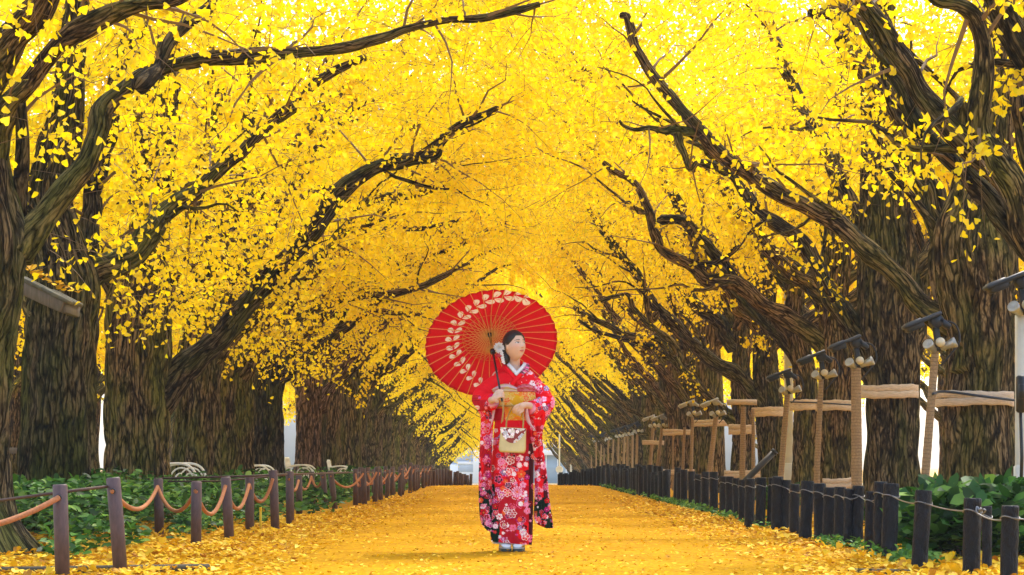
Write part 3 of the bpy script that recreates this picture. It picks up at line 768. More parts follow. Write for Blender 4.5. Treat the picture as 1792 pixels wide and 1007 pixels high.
cb.tube(smoothpath([at(278,843,20.9), at(390,842,21), at(500,832,22.5), at(610,826,34)], n=24)[0], .008, 8)
tag(cb.build('cable', M['cable']), 'second rusty cable running just below the first behind the brown posts', 'cable')
# little yellow marker stake
b = MB(); b.box((0,0,.11),(.022,.012,.24), bev=.004); b.tube([[0,0,.2],[0,0,.235]], .013, 8)
o = b.build('marker_stake', simple('yellow_marker', (.75,.5,.01), .5), loc=at(456,906,20.2)*np.array([1,1,0]))
tag(o, 'small yellow marker stake under a rope by the sixth brown post', 'marker')

# right: charred log bollards
bol_px = [(1768,885,1765,1018,31),(1727,886,1727,1000,17),(1702,872,1699,1012,31),(1617,858,1608,1000,29),(1560,846,1555,985,28),(1541,843,1539,975,22),(1523,860,1521,968,17),
 (1502,850,1500,962,20),(1484,856,1484,962,15),(1470,852,1469,956,20),(1452,853,1449,952,21),(1434,846,1436,950,22),(1413,842,1409,948,22),(1391,847,1390,938,18),(1376,840,1373,932,17),(1361,834,1359,932,20),(1352,836,1348,926,14),(1332,836,1330,926,18),(1313,838,1311,927,18),(1299,840,1299,915,14),(1288,837,1290,912,13),(1277,834,1277,908,15),(1267,834,1266,905,15),(1249,826,1249,901,15),(1234,826,1234,895,14),(1221,830,1222,892,12),(1210,825,1211,888,13),(1197,822,1197,885,13)]
bols = []
for tx, ty, bx, by, w in bol_px:
    y = HC*F/(by-808); bp = at(bx, by, y)
    bols.append((bp[0], y, (tx-bx)*y/F, (by-ty)*y/F, .5*w*y/F))
y = HC*F/(885-808)+.55
while y < 58.5:
    bols.append((2.5+j.choice([0,.16])+j.normal()*.03, y, j.normal()*.012, .53+j.normal()*.045, .056)); y += j.uniform(.38,.62)
for i in range(24):
    f = i/23; bols.append((2.55-1.15*f, 58.8+1.4*f+j.normal()*.1, j.normal()*.012, .50-.2*f+j.normal()*.03, .055))
lab = post_labels([p[1] for p in bols], RY, lambda c, k: f"{c} black charred log bollard in front of the {k} right-row ginkgo")
bol_top = []
for (x, y, dx, h, r), l in zip(bols, lab):
    near = y < 30
    root = empty('bollard', (x, y, 0), l, 'bollard', 'black log bollards along the right of the path')
    n = 22 if near else 9; m = 26 if near else 4
    zz = np.concatenate([[-.08], np.linspace(0,h-.006,m), [h]]); rr = np.full(m+2, r); rr[-1] = r*.93
    P = np.stack([dx*zz/h, 0*zz, zz], 1); sd_ = x*7+y
    def dsp(q, bk, L, a): return q*(1+.16*(vnoise(bk*np.array([22,22,14])+sd_,3)-.5)+.05*(vnoise(bk*np.array([60,60,30])+sd_,4)-.5))
    V, Fs, bk = tube(P, rr, n, True, dsp if near else None)
    mobj('log', V, Fs, M['char'], root)
    if near:
        e = MB(); a = np.linspace(0,2*np.pi,17)
        e.tube([[dx*.85+(r*1.09)*math.cos(q), (r*1.09)*math.sin(q), h*.84+.01*math.sin(q*2)] for q in a], .004, 5, False)
        e.build('wire_loop', M['wire'], root)
    bol_top.append((x+dx*.85, y-r*1.05, h*.84))
def wire(p0, p1, sag, label, twist=False, r=.0045):
    t = np.linspace(0,1,20); p0, p1 = np.array(p0), np.array(p1); P = p0+(p1-p0)*t[:,None]; P[:,2] -= sag*4*t*(1-t)
    b = MB(); b.tube(P, r, 6)
    if twist:
        q = np.linspace(0,5*np.pi,40)
        b.tube(np.array(p0)+np.stack([.01+.045*q/15.7+.012*np.cos(q), -.012+.01*np.sin(q*1.3), .028*np.sin(q)*np.exp(-q/14)], 1), r*1.1, 6)
    tag(b.build('fence_wire', M['wire']), label, 'wire', 'wires strung between the black bollards')
wire(bol_top[2], bol_top[0], .03, 'twisted grey wire with a knot between the two nearest large black bollards', True)
wire(bol_top[3], bol_top[2], .015, 'grey wire strung from the leaning black bollard towards the shrub')
wire(bol_top[4], bol_top[3], .02, 'grey wire between the tallest black bollard and the leaning one')
for i in range(4, 14):
    wire(bol_top[i+1], bol_top[i], .01, f"short grey wire from the {ordi(i)} to the {ordi(i+1)} black bollard from the camera", r=.0035)
wire(bol_top[0], (bol_top[0][0]+.7, bol_top[0][1]-.3, bol_top[0][2]-.05), .01, 'grey wire leaving the nearest black bollard past the right edge')

# burlap-wrapped stakes with spotlights
def stake(tx, ty, bx, X, wpx, label, lamp=True, lamplabel=None, flip=1, white=False):
    y = X*F/(bx-892); top = at(tx, ty, y); base = np.array([X, y, 0.]); w = wpx*.76*y/F/2
    root = empty('wrapped_stake', base, label, 'stake', 'burlap-wrapped stakes beside the right row')
    P, _ = smoothpath([[0,0,-.1],[.3*(top-base)[0],0,.3*top[2]],[*(top-base)]], n=60)
    L = np.linspace(0,1,60)
    def dsp(q, bk, Ln, a):
        ph = (bk[...,2]*11+a[None]/(2*np.pi)) % 1.0
        return q*(1+.10*ph+.03*(vnoise(bk*30+bx,2)-.5))
    V, Fs, bk = tube(P, w*(1.06-.16*L), 16, True, dsp)
    mobj('wrapped_pole', V, Fs, M['burlap'], root)
    if lamp: spotlight(top+np.array([0,0,0]), lamplabel, flip, w/.05, white)
def spotlight(p, label, flip, sc, white):
    root = empty('spotlight', p, label, 'spotlight', 'spotlights on the burlap-wrapped stakes')
    hood = M['lamp_body'] if not white else M['lamp_metal']; rt = rotm('Y', -22*flip)
    b = MB(); b.box((-.13*flip,-.02,.26),(.36,.20,.04), rt, .012); b.box((-.20*flip,-.02,.215),(.16,.18,.09), rt, .015)
    b.lathe([(0,-.07),(.055,-.07),(.062,-.05),(.062,.05),(.055,.07),(0,.07)], 16, (.0,-.02,.255), rotm('X',90))
    b.box((.07*flip,-.02,.235),(.13,.14,.05), rotm('Y',38*flip), .012)
    b.build('lamp_hood', hood, root)
    b = MB(); b.box((.01*flip,0,.14),(.055,.06,.22), rotm('Y',-8*flip), .01); b.box((.0,-.005,.01),(.13,.11,.05), None, .012); b.build('lamp_arm', M['lamp_body'], root)
    prof = [(0,-.07),(.022,-.07),(.030,-.05),(.034,.0),(.046,.045),(.050,.075),(.043,.08),(0,.06)]
    b = MB(); b.lathe(prof, 16, (.10*flip,-.06,.035), rotm('X',35)@rotm('Y',62*flip)); b.build('lamp_head', M['lamp_metal'], root)
    b = MB(); b.lathe(prof, 16, (-.055*flip,-.085,.015), rotm('X',62)@rotm('Y',-35*flip)); b.build('lamp_head', M['lamp_metal'], root)
    b = MB(); th = np.linspace(-np.pi/2,np.pi/2,9); b.lathe(np.stack([.045*np.cos(th),.045*np.sin(th)],1), 16, (.025*flip,-.10,.06)); b.build('bulb', M['bulb'], root)
    b = MB(); b.tube(smoothpath([[.09*flip,.0,.26],[.18*flip,-.02,.22],[.22*flip,0,.08],[.14*flip,.0,-.04],[.06*flip,.04,-.14]], n=20)[0], .009, 6); b.build('lamp_cable', M['lamp_body'], root)
SX = 3.72
stk = [(1637,612,1611,SX,19,'nearest burlap-wrapped stake leaning between the two broadest right-hand trunks','spotlight on the leaning stake between the two broadest right-hand trunks',1),
 (1498,642,1500,SX,24,'thick upright burlap-wrapped stake left of the third right-row ginkgo','spotlight on the thick upright stake left of the third right-row ginkgo',1),
 (1437,662,1426,SX,13,'slim burlap-wrapped stake left of the dark fourth right-row ginkgo','spotlight on the slim stake left of the dark fourth right-row ginkgo',1),
 (1378,688,1362,SX,13,'burlap-wrapped stake in front of the white square post','spotlight on the stake in front of the white square post',1),
 (1301,712,1298,SX,13,'pale burlap-wrapped stake with a short crossbar on top',None,1),
 (1318,716,1318,3.9,8,'thin burlap-wrapped stake just right of the crossbar stake',None,1),
 (1253,728,1237,SX,12,'leaning burlap-wrapped stake left of the crossbar stake','white-bulbed spotlight on the leaning stake left of the crossbar stake',1),
 (1212,728,1208,SX,8,'first upright burlap-wrapped stake left of the white-bulbed spotlight','dark spotlight on the first stake left of the white-bulbed spotlight',1),
 (1198,748,1193,SX,7,'second burlap-wrapped stake left of the white-bulbed spotlight',None,1),
 (1178,745,1177,3.8,5,'third burlap-wrapped stake left of the white-bulbed spotlight',None,1),
 (1159,748,1146,SX,8,'fourth burlap-wrapped stake left of the white-bulbed spotlight','dark spotlight on the fourth stake left of the white-bulbed spotlight',1),
 (1143,748,1135,SX,8,'fifth burlap-wrapped stake left of the white-bulbed spotlight','dark spotlight on the fifth stake left of the white-bulbed spotlight',1)]
jj = np.random.default_rng(77)
px = 1113
for i in range(11):
    ty = 808-(px-892)*.225*(1+jj.normal()*.03)
    stk.append((px+jj.uniform(0,4), ty, px, SX, max(3,5.5-i*.25), f"{ordi(i)} far burlap-wrapped stake in the hazy end of the right row", f"{ordi(i)} far small spotlight in the hazy end of the right row" if i % 2 == 0 else None, 1))
    px -= jj.uniform(6,11)
for tx, ty, bx, X, w, l, ll, fl in stk: stake(tx, ty, bx, X, w, l, ll is not None, ll, fl, 'white-bulbed' in (ll or ''))
b = MB(); yy = SX*F/(1300-892); p = at(1300,704,yy)
b.tube([[-.24,0,0],[0,0,.004],[.24,0,.0]], .045, 12); b.build('crossbar', M['burlap_h'], bpy.data.objects['wrapped_stake.004'], loc=(p[0]-SX, -.02, p[2]))

# burlap-wrapped rails tied across the trunks
def rail(x0, x1, yc, hpx, y, label, wrap=False):
    p0 = at(x0, yc, y); p1 = at(x1, yc, y); L = p1[0]-p0[0]; h = hpx*.86*y/F; n = 40
    b = MB()
    for dz, hh, dy in ((h*.24,h*.52,0),(-h*.24,h*.52,-.008)):
        t = np.linspace(0,1,n); s_ = np.random.default_rng(int(x0)+int(dz*1000)+500)
        zc = dz+.007*np.sin(t*5+s_.uniform(0,6))+.003*np.sin(t*17); yc_ = dy-.05*np.sin(np.pi*t) if not wrap else dy+.52*L*(1-np.sqrt(1-.93*(2*t-1)**2)); tk = .024 if wrap else .045
        a = np.linspace(0,2*np.pi,12,endpoint=False); sq = 1/np.maximum(np.abs(np.cos(a)),np.abs(np.sin(a)))**.92
        V = np.stack([np.repeat((t*L)[:,None],12,1), yc_[:,None]+tk*(np.cos(a)*sq)[None]*np.ones((n,1)), zc[:,None]+(hh*.52*np.sin(a)*sq)[None]*(1+.06*np.sin(t*40+s_.uniform(0,6)))[:,None]], -1).reshape(-1,3)
        b.add(V, [grid_faces(n,12,True)[:, ::-1], np.arange(12)[None], (np.arange(12)+(n-1)*12)[None,::-1]])
    o = b.build('burlap_rail', M['burlap_h'], loc=p0)
    tag(o, label, 'rail', 'burlap-wrapped rails tied to the right-row trunks')
rail(1646,1786,697,30,19.50,'pale burlap band wrapped round the broadest right-hand trunk', True)
rail(1504,1615,685,27,23.80,'pale burlap band wrapped round the mossy third right-row trunk', True)
rail(1431,1501,710,21,28.16,'burlap band wrapped round the dark fourth right-row trunk', True)
rail(1384,1437,709,21,32.5,'burlap band wrapped round the greenish fifth right-row trunk', True)
rail(1318,1379,721,19,36.78,'upper burlap band wrapped round the sixth right-row trunk', True)
rail(1275,1322,752,20,40.8,'burlap-wrapped rail behind the crossbar stake')
rail(1214,1280,741,13,45.2,'thin burlap-wrapped rail left of the crossbar stake')
rail(1160,1212,757,12,49.4,'thin burlap-wrapped rail among the middle stakes of the right row')
rail(1124,1162,775,9,57,'thin burlap-wrapped rail near the hazy end of the right row')
rail(1440,1500,846,20,28.0,'low burlap-wrapped rail at the foot of the dark fourth right-row trunk')
rail(1268,1330,830,15,36.4,'low burlap-wrapped rail at the foot of the sixth right-row trunk')
rail(1155,1215,826,10,45.0,'low burlap-wrapped rail at the foot of the middle stakes')
cb = MB(); cb.tube(smoothpath([at(1630,690,18.7), at(1652,686,19.55), at(1715,694,19.44), at(1780,702,19.6)], n=24)[0]+np.array([0,-.06,0]), .012, 8)
tag(cb.build('power_cable', M['lamp_body']), 'dark cable lying along the pale band on the broadest right-hand trunk', 'cable')
cb = MB(); cb.tube(smoothpath([at(1380,704,28), at(1437,706,27.9), at(1498,710,27.9)], n=20)[0]+np.array([0,-.1,0]), .010, 8)
tag(cb.build('power_cable', M['lamp_body']), 'dark cable strung between the slim stakes over the fourth trunk band', 'cable')

# white posts
def white_post(px, top, y, wpx, label):
    p = at(px, 850, y); w = wpx*y/F; h = at(px, top, y)[2]
    root = empty('white_post', (p[0], y, 0), label, 'post')
    b = MB(); b.box((0,0,h/2-.05),(w,w,h+.1), bev=.012); b.build('shaft', M['white_post'], root)
    b = MB(); b.box((0,0,h+.02),(w*1.12,w*1.12,.04), bev=.01); b.build('cap', M['white_post'], root)
    b = MB(); b.box((0,0,.32),(w*1.25,w*1.25,.64), bev=.015); b.build('sleeve', M['white_post'], root)
white_post(1380, 470, 33.5, 14, 'tall white square post behind the fourth spotlight stake')
white_post(1786, 545, 17.3, 17, 'white square post at the right edge carrying a dark spotlight')
spotlight(at(1787,548,17.2), 'large dark spotlight on the white post at the right edge', 1, 1, False)
b = MB(); p = at(1786,690,17.1)
b.box((0,0,0),(.07,.06,.30), bev=.015); b.box((0,-.035,.02),(.045,.02,.12), bev=.006); b.tube([[0,0,-.15],[.01,0,-.5],[0,.0,-.9]], .014, 8)
tag(b.build('junction_box', M['black_tube'], loc=p), 'black electric box with a hanging cable on the right-edge white post', 'electric box')
b = MB(); y = 30; p0, p1 = at(1308,838,26.5), at(1356,790,26.5)
b.tube([p0-(p1-p0)*1.0, p0, p1], .04, 12); b.tube([p1-(p1-p0)*.06, p1+(p1-p0)*.02], .046, 12)
tag(b.build('leaning_pipe', M['black_tube']), 'black pipe leaning steeply behind the bollards under the crossbar stake', 'pipe')

# white wrought iron benches between the left trunks
def bench(px, y, label, s=1.0):
    p = at(px, 850, y); root = empty('iron_bench', (p[0], y, 0), label, 'bench', 'white iron benches between the left-row trunks')
    root.scale = (s,s,s)
    for i, dy in enumerate((-.42,.42)):
        b = MB(); r = .016
        b.tube(smoothpath([[.28,dy,0],[.27,dy,.3],[.25,dy,.55],[.12,dy,.66],[-.12,dy,.66],[-.28,dy,.62]], n=26)[0], r, 8)
        b.tube(smoothpath([[-.25,dy,0],[-.24,dy,.4],[-.3,dy,.8]], n=14)[0], r, 8)
        q = np.linspace(0,4.2*np.pi,46); rr = .17*np.exp(-q/9)
        b.tube(np.stack([.06+rr*np.cos(q), dy+0*q, .47+rr*np.sin(q)], 1), r*.7, 7)
        b.tube(np.stack([-.1+.7*rr*np.cos(-q), dy+0*q, .2+.8*rr*np.sin(-q)], 1), r*.7, 7)
        b.build('arm_frame', M['white_paint'], root)
    b = MB()
    for k in range(6): b.box((-.2+.09*k,0,.42),(.06,.9,.022), bev=.006)
    b.build('seat', M['white_paint'], root)
    b = MB()
    for dy in (-.42,-.14,.14,.42):
        a = np.linspace(0,np.pi,14); b.tube(np.stack([-.27-.03*np.sin(a), dy*.72+.14*np.cos(a), .62+.2*np.sin(a)],1), .014, 7)
        q = np.linspace(0,3.6*np.pi,34); rr = .1*np.exp(-q/8); b.tube(np.stack([0*q-.28, dy*.72+rr*np.cos(q), .62+rr*np.sin(q)],1), .010, 6)
    b.box((-.27,0,.62),(.025,.9,.03), bev=.008); b.build('backrest', M['white_paint'], root)
bench(316, 26.4, 'white wrought iron bench with scrolled arms behind the fourth brown post', .96)
bench(452, 34.6, 'white iron bench partly hidden by green leaves left of the tall sixth post', .9)
bench(528, 39.2, 'white iron bench beside the pale pinkish trunk', .9)
bench(596, 45.5, 'small far white iron bench beyond the pale pinkish trunk', .85)

# hut with tiled roof at the left
hut = empty('notice_board', (-5.2, 17.9, 0), 'wooden notice board with a mossy tiled roof sticking out behind the nearest left trunk', 'notice board')
M['tile'] = simple('mossy_roof_tile', (.10,.10,.075), .8, scale=16, var=.5, bump=.5)
M['hutwood'] = simple('weathered_board', (.13,.12,.11), .8, scale=8, var=.3, stretch=(12,12,1))
E0 = at(128,524,17.9)-np.array([-5.2,17.9,0])          # eave corner, local
b = MB(); sl = math.radians(25)
for i in range(3):
    for k in range(9):
        c = np.array([E0[0]-.115-.23*math.cos(sl)*k, E0[1]-.1-.0+.21*(i)-.0, E0[2]+.02+.23*math.sin(sl)*k])
        b.box(c+np.array([0,0,.006*((i+k)%3)]), (.26,.20,.035), rotm('Y', 25+2), .008)
b.build('roof', M['tile'], hut)
b = MB(); rt = rotm('Y',25)
b.box((E0[0]-1.0,E0[1]-.16,E0[2]+.38),(2.1,.05,.13), rt, .008); b.box((E0[0]-1.0,E0[1]+.50,E0[2]+.38),(2.1,.05,.13), rt, .008); b.box((E0[0]-.06,E0[1]+.17,E0[2]-.07),(.05,.56,.10), bev=.006)
b.build('eaves', M['hutwood'], hut)
b = MB(); b.box((E0[0]-1.5,E0[1]+.15,1.3),(1.3,.05,1.1), bev=.01); b.build('board', M['hutwood'], hut)
for dx_ in (-.8,-2.2):
    b = MB(); b.box((E0[0]+dx_,E0[1]+.15,(E0[2]+.4)/2-.1),(.1,.1,E0[2]+.6), bev=.01); b.build('post', M['hutwood'], hut)
g = np.random.default_rng(3); n = 190
u = g.random(n)*2.0; vv = g.random(n)*.6-.08
P = np.stack([E0[0]-u*math.cos(sl), E0[1]-.1+vv, E0[2]+.06+u*math.sin(sl)+g.random(n)*.02], 1)
V, Fc, tint = leaves_mesh(P, .07, g, 0, .7); tag(mobj('leaf_litter', V, Fc, M['fallen'], hut, False, {'tint': ('FLOAT', tint)}), kind='stuff')
# grey board panel fence behind the nearest left trunk
pf = empty('board_fence', (-7.6, 26, 0), 'grey board fence seen through the gap by the nearest left trunk', 'fence')
b = MB()
for k in range(16): b.box((-1.6+.2*k,0,.45),(.19,.03,1.1), bev=.005)
b.build('board_panel', M['hutwood'], pf)
b = MB()
for z in (.2,.8): b.box((0,.045,z),(3.3,.05,.07), bev=.005)
b.build('rail', M['hutwood'], pf)

# edging logs at the bottom corners
b = MB(); b.tube(smoothpath([at(-60,1003,12.6)*np.array([1,1,0])+[0,0,.015], at(180,1000,12.75)*np.array([1,1,0])+[0,0,.02], at(365,995,13.1)*np.array([1,1,0])+[0,0,.012]], n=20)[0], .028, 10)
tag(b.build('edging_log', M['log']), 'thin mossy edging log half buried in leaves at the bottom left', 'edging')
b = MB(); b.tube(smoothpath([at(1488,1003,12.9)*np.array([1,1,0])+[0,0,.0], at(1600,1006,12.5)*np.array([1,1,0])+[0,0,.01], at(1700,1010,12.35)*np.array([1,1,0])+[0,0,.0]], n=20)[0], .024, 10)
tag(b.build('edging_log', M['log']), 'thin dark edging log in the leaves under the leaning black bollard', 'edging')

# ------------------------------------------------------------------ plants and litter
def blade_leaves(P, size, rg, up=.4, droop=.25):
    """broad pointed green leaves: 2x3 quads, folded and drooping"""
    n = len(P); d = rg.normal(size=(n,3)); d[:,1] -= .35; d[:,2] = np.abs(d[:,2])*.5-droop+up*.3; d = unit(d)
    nn = np.stack([rg.normal(size=n)*.45, rg.normal(size=n)*.45-.25, np.ones(n)],1); w = unit(np.cross(d,nn)); m = np.cross(w,d)
    s = size*rg.uniform(.6,1.25,n)
    T = np.array([[0,0,0],[.3,-.27,.05],[.72,-.24,0],[1,0,-.12],[.72,.24,0],[.3,.27,.05],[.5,0,-.03]])
    V = P[:,None]+s[:,None,None]*(T[None,:,0,None]*d[:,None]+T[None,:,1,None]*w[:,None]+T[None,:,2,None]*m[:,None])
    Fq = np.array([[0,1,2,6],[6,2,3,4],[0,6,4,5]])
    return V.reshape(-1,3), (Fq[None]+7*np.arange(n)[:,None,None]).reshape(-1,4), np.repeat(rg.random(n),7)
g = np.random.default_rng(12)
# left bed of ivy-like ground cover, mounded, ragged at the path side
def bed(n, y0, y1, size, xin, xout, hmax):
    y = y0+(y1-y0)*g.random(n); e = xin+.35*(vnoise(np.stack([y*.9,y*0,y*0+3],-1),5)-.5)
    u = g.random(n)**.8; x = e+(xout-e)*u
    hh = hmax*(.25+.75*sstep(0,.28,u))*(.55+.9*vnoise(np.stack([x*1.6,y*1.2,0*x],-1),8))
    hh *= sstep(y0-.1, y0+1.6, y)*.8+.2
    z = hh*g.random(n)**.45
    return np.stack([x,y,z],1)
P = np.concatenate([bed(15000,14.4,24,.1,-2.62,-5.4,.43), bed(9000,24,42,.13,-2.45,-5.2,.40), bed(6500,42,60,.17,-2.38,-5.0,.38)])
P = P[~((np.abs(P[:,0]/P[:,1]+.165) < .0075) & (P[:,1] < 19.3)) & ~((P[:,0]/P[:,1] < -.2185) & (P[:,1] < 16.2)) & ~((P[:,0]+.0*P[:,1] > -2.95) & (P[:,1] < 15.6))]; n1 = int((P[:,1] < 24).sum()); P = P[np.argsort(P[:,1])]; n2 = int((P[:,1] < 42).sum())
V, Fc, tint = blade_leaves(P[:n1], .088, g); V2, F2, t2 = blade_leaves(P[n1:n2], .11, g); V3, F3, t3 = blade_leaves(P[n2:], .15, g)
tag(mobj('ground_cover', np.vstack([V,V2,V3]), np.vstack([Fc,F2+len(V),F3+len(V)+len(V2)]), M['green'], None, True, {'tint': ('FLOAT', np.concatenate([tint,t2,t3]))}),
    'dense dark green glossy ground cover behind the left rope fence', 'ground cover', kind='stuff')
# weeds along the bollards
n = 7000; y = 13.3+46*g.random(n)**1.3; x = 2.44+.32*g.random(n)-.1*(vnoise(np.stack([y,0*y,0*y],-1),4)); z = .09*g.random(n)*(vnoise(np.stack([y*1.3,0*y,0*y],-1),6) > .42)
k = z > 0.004
V, Fc, tint = blade_leaves(np.stack([x,y,z],1)[k], .055, g, .8)
tag(mobj('weeds', V, Fc, M['green'], None, True, {'tint': ('FLOAT', .4+.6*tint)}), 'low green weeds growing at the feet of the black bollards', 'weeds', kind='stuff')
def shrub(px, py, y, rad, h, n, label, size=.15):
    p = at(px, py, y); root = empty('shrub', (p[0], y, 0), label, 'shrub', 'green shrubs under the right-row trunks')
    d = unit(g.normal(size=(n,3))); r = g.random(n)**.4
    P = d*r[:,None]*np.array([rad,rad*.8,h*.62])+np.array([0,0,h*.42]); P = P[P[:,2] > .02]
    P += (vnoise(P*4+px,3)[:,None]-.5)*.15
    V, Fc, tint = blade_leaves(P, size, g, .6); mobj('foliage', V, Fc, M['green'], root, True, {'tint': ('FLOAT', tint)})
    m = 26; tip = P[g.integers(0,len(P),m)]; k = np.linspace(0,1,5)
    V, Fc = multitube(np.array([0,0,-.02])+tip[:,None]*k[None,:,None]*np.array([1,1,1]), np.full(m,.008), np.full(m,.003)); mobj('stems', V, Fc, M['twig'], root)
shrub(1690,900,14.6,.52,.50,1500,'broad-leaved green shrub behind the two nearest large black bollards')
shrub(1775,900,14.9,.42,.52,900,'green shrub at the right edge under the white post')
shrub(1610,880,17.0,.38,.40,700,'green shrub at the foot of the leaning spotlight stake')
shrub(1560,880,18.2,.28,.36,380,'small green shrub behind the tallest black bollards')
shrub(1640,870,17.6,.3,.42,420,'dark green shrub between the leaning stake and the broadest trunk')
shrub(1368,850,27,.25,.42,260,'small bush behind the bollards left of the white post')
# fallen leaves
def scatter(n, fx, y0, y1, pw=1.0):
    y = y0+(y1-y0)*g.random(n)**pw; return fx(y, g.random(n)), y
LP = []
x, y = scatter(9000, lambda y,u: -2.15-2.9*u**1.3, 11.6, 26, 1.4); LP.append((x,y,.060))
x, y = scatter(9000, lambda y,u: 2.3+2.9*u**1.3, 11.6, 26, 1.4); LP.append((x,y,.066))
x, y = scatter(5200, lambda y,u: -2.2+4.6*u, 11.8, 30, 1.5); LP.append((x,y,.030))
x, y = scatter(6000, lambda y,u: np.where(g.random(len(u))<.5, -2.2+.8*u**2, 2.4-.8*u**2), 11.8, 40, 1.3); LP.append((x,y,.052))
x, y = scatter(1500, lambda y,u: -2.2+4.6*u, 28, 60); LP.append((x,y,.045))
Vs, Fs_, Ts, nv = [], [], [], 0
for x, y, s in LP:
    P = np.stack([x,y,.008+.022*g.random(len(x))],1)
    V, Fc, t_ = leaves_mesh(P, s, g, 0, .8); Vs.append(V); Fs_.append(Fc+nv); Ts.append(t_); nv += len(V)
tag(mobj('fallen_leaves', np.vstack(Vs), np.vstack(Fs_), M['fallen'], None, False, {'tint': ('FLOAT', np.concatenate(Ts))}), 'fallen yellow ginkgo leaves scattered over the path and beds', 'leaves', kind='stuff')

# ------------------------------------------------------------------ the far end: pale building, sign, lamp pole
BY = 300.0; S = BY/F
M['bwall'] = simple('grey_blue_facade', (.46,.53,.62), .6, scale=.3, var=.08, bump=0)
M['bwhite'] = simple('white_facade_band', (.88,.89,.90), .6, scale=.3, var=.04, bump=0)
M['bglass'] = simple('facade_glass', (.24,.33,.41), .15, scale=.4, var=.25, bump=0)
bd = empty('office_building', (0, BY, -2.5), 'pale office building with white bands closing the far end of the avenue', 'building')
def zpx(py): return HC+(808-py)*S+2.5
b = MB(); b.box((4,4,10),(90,7.6,20)); b.build('wall', M['bwall'], bd)
def band(x0, x1, yt, yb, mat, name, dep=.5):
    b = MB(); X0, X1 = (x0-892)*S, (x1-892)*S; z0, z1 = zpx(yb), zpx(yt)
    b.box(((X0+X1)/2, -dep/2+.19, (z0+z1)/2), (X1-X0, dep, z1-z0), bev=.03); b.build(name, mat, bd)
band(858,1080,770,782,M['bwhite'],'white_band',.9); band(858,1080,787,797,M['bwhite'],'white_band',1.2)
band(858,1080,782,787,M['bwall'],'recess',.4); band(858,1080,797,849,M['bglass'],'glass_front',.3)
for i in range(9): band(950+i*13,959+i*13,744,768,M['bwhite'],'window_frame',.5); 
for i in range(9): band(952+i*13,957+i*13,747,767,M['bglass'],'window_pane',.56)
band(828,846,760,850,M['bwhite'],'white_pier',1.6); band(800,832,808,813,M['bwhite'],'canopy_edge',1.2); band(780,828,813,850,M['bwhite'],'low_wall',1.0); band(802,829,810,826,M['bwall'],'dark_opening',1.1)
for px in (955,975,990): band(px,px+1.5,797,849,M['bwhite'],'mullion',.4)
sg = empty('round_sign', (*at(979,0,85)[:2], float(gz(85))), 'small white round sign on a post at the far end', 'sign')
b = MB(); b.tube([[0,0,0],[0,0,2.55]], .03, 8); b.build('post', M['white_paint'], sg)
b = MB(); b.lathe([(0,-.012),(.14,-.012),(.15,0),(.14,.012),(0,.012)], 24, (0,-.045,at(979,822,85)[2]-float(gz(85))), rotm('X',90)); b.build('sign_plate', M['white_paint'], sg)
lp_ = empty('lamp_pole', (*at(999,0,120)[:2], -2.5), 'slim grey lamp pole before the far office building', 'lamp pole')
b = MB(); b.tube([[0,0,0],[0,0,3],[0,0,6.2]], [.06,.05,.04], 10); b.build('pole', M['white_post'], lp_)
b = MB(); b.tube(smoothpath([[0,0,6.1],[-.1,0,6.5],[-.6,0,6.7]], n=10)[0], .03, 8); b.box((-.75,0,6.7),(.4,.14,.07), bev=.02); b.build('lamp_arm', M['white_post'], lp_)
# ------------------------------------------------------------------ the woman in a red furisode
WY = 15.9; WS = F/WY
W0 = np.array([.013, WY, 0.0])
def lx(px): return (px-895)/WS
def lz(py): return (965-py)/WS
def srgb(r,g,b):
    c = np.array([r,g,b])/255.; return np.where(c <= .04045, c/12.92, ((c+.055)/1.055)**2.4)

def vcol_mat(name, rough=.6, spec=.3, sheen=0, weave=0, k=1.0):
    t = NT(name); a = t.attr('col').outputs['Color']
    t.l(a, t.b.inputs['Base Color']); t.b.inputs['Roughness'].default_value = rough; t.b.inputs['Specular IOR Level'].default_value = spec
    if sheen: t.b.inputs['Sheen Weight'].default_value = sheen
    if weave: t.bump(t.noise(t.obj(), 260, 2), weave, .0015)
    return t.m
M['silk'] = vcol_mat('patterned_silk', .75, .06, 0, .3)
M['skin'] = vcol_mat('skin', .5, .4)
M['skin'].node_tree.nodes['Principled BSDF'].inputs['Subsurface Weight'].default_value = .12
M['skin'].node_tree.nodes['Principled BSDF'].inputs['Subsurface Radius'].default_value = (.012,.005,.003)
M['hair'] = simple('black_hair', (.004,.003,.0025), .5, scale=90, var=.4, bump=.5, bd=.003, stretch=(1,1,.12))
M['white_cloth'] = simple('white_cloth', (.68,.67,.68), .7, scale=60, var=.05)
M['pink_lining'] = simple('pale_pink_lining', (.66,.38,.43), .6, scale=30, var=.12)
M['gold_cord'] = simple('gold_cord', (.42,.26,.06), .5, scale=200, var=.3)

# palette (cloth colours; the maroon also paints shade on the skirt)
RED, DRED, MAR, GRN = np.array([.56,.006,.012]), np.array([.34,.006,.014]), np.array([.06,.006,.010]), np.array([.006,.022,.014])
WHT, PPK, PNK, MAG = np.array([.68,.62,.62]), np.array([.62,.30,.42]), np.array([.62,.12,.26]), np.array([.42,.012,.16])
ORG, LIL, GLD = np.array([.58,.09,.02]), np.array([.30,.20,.36]), np.array([.50,.30,.06])

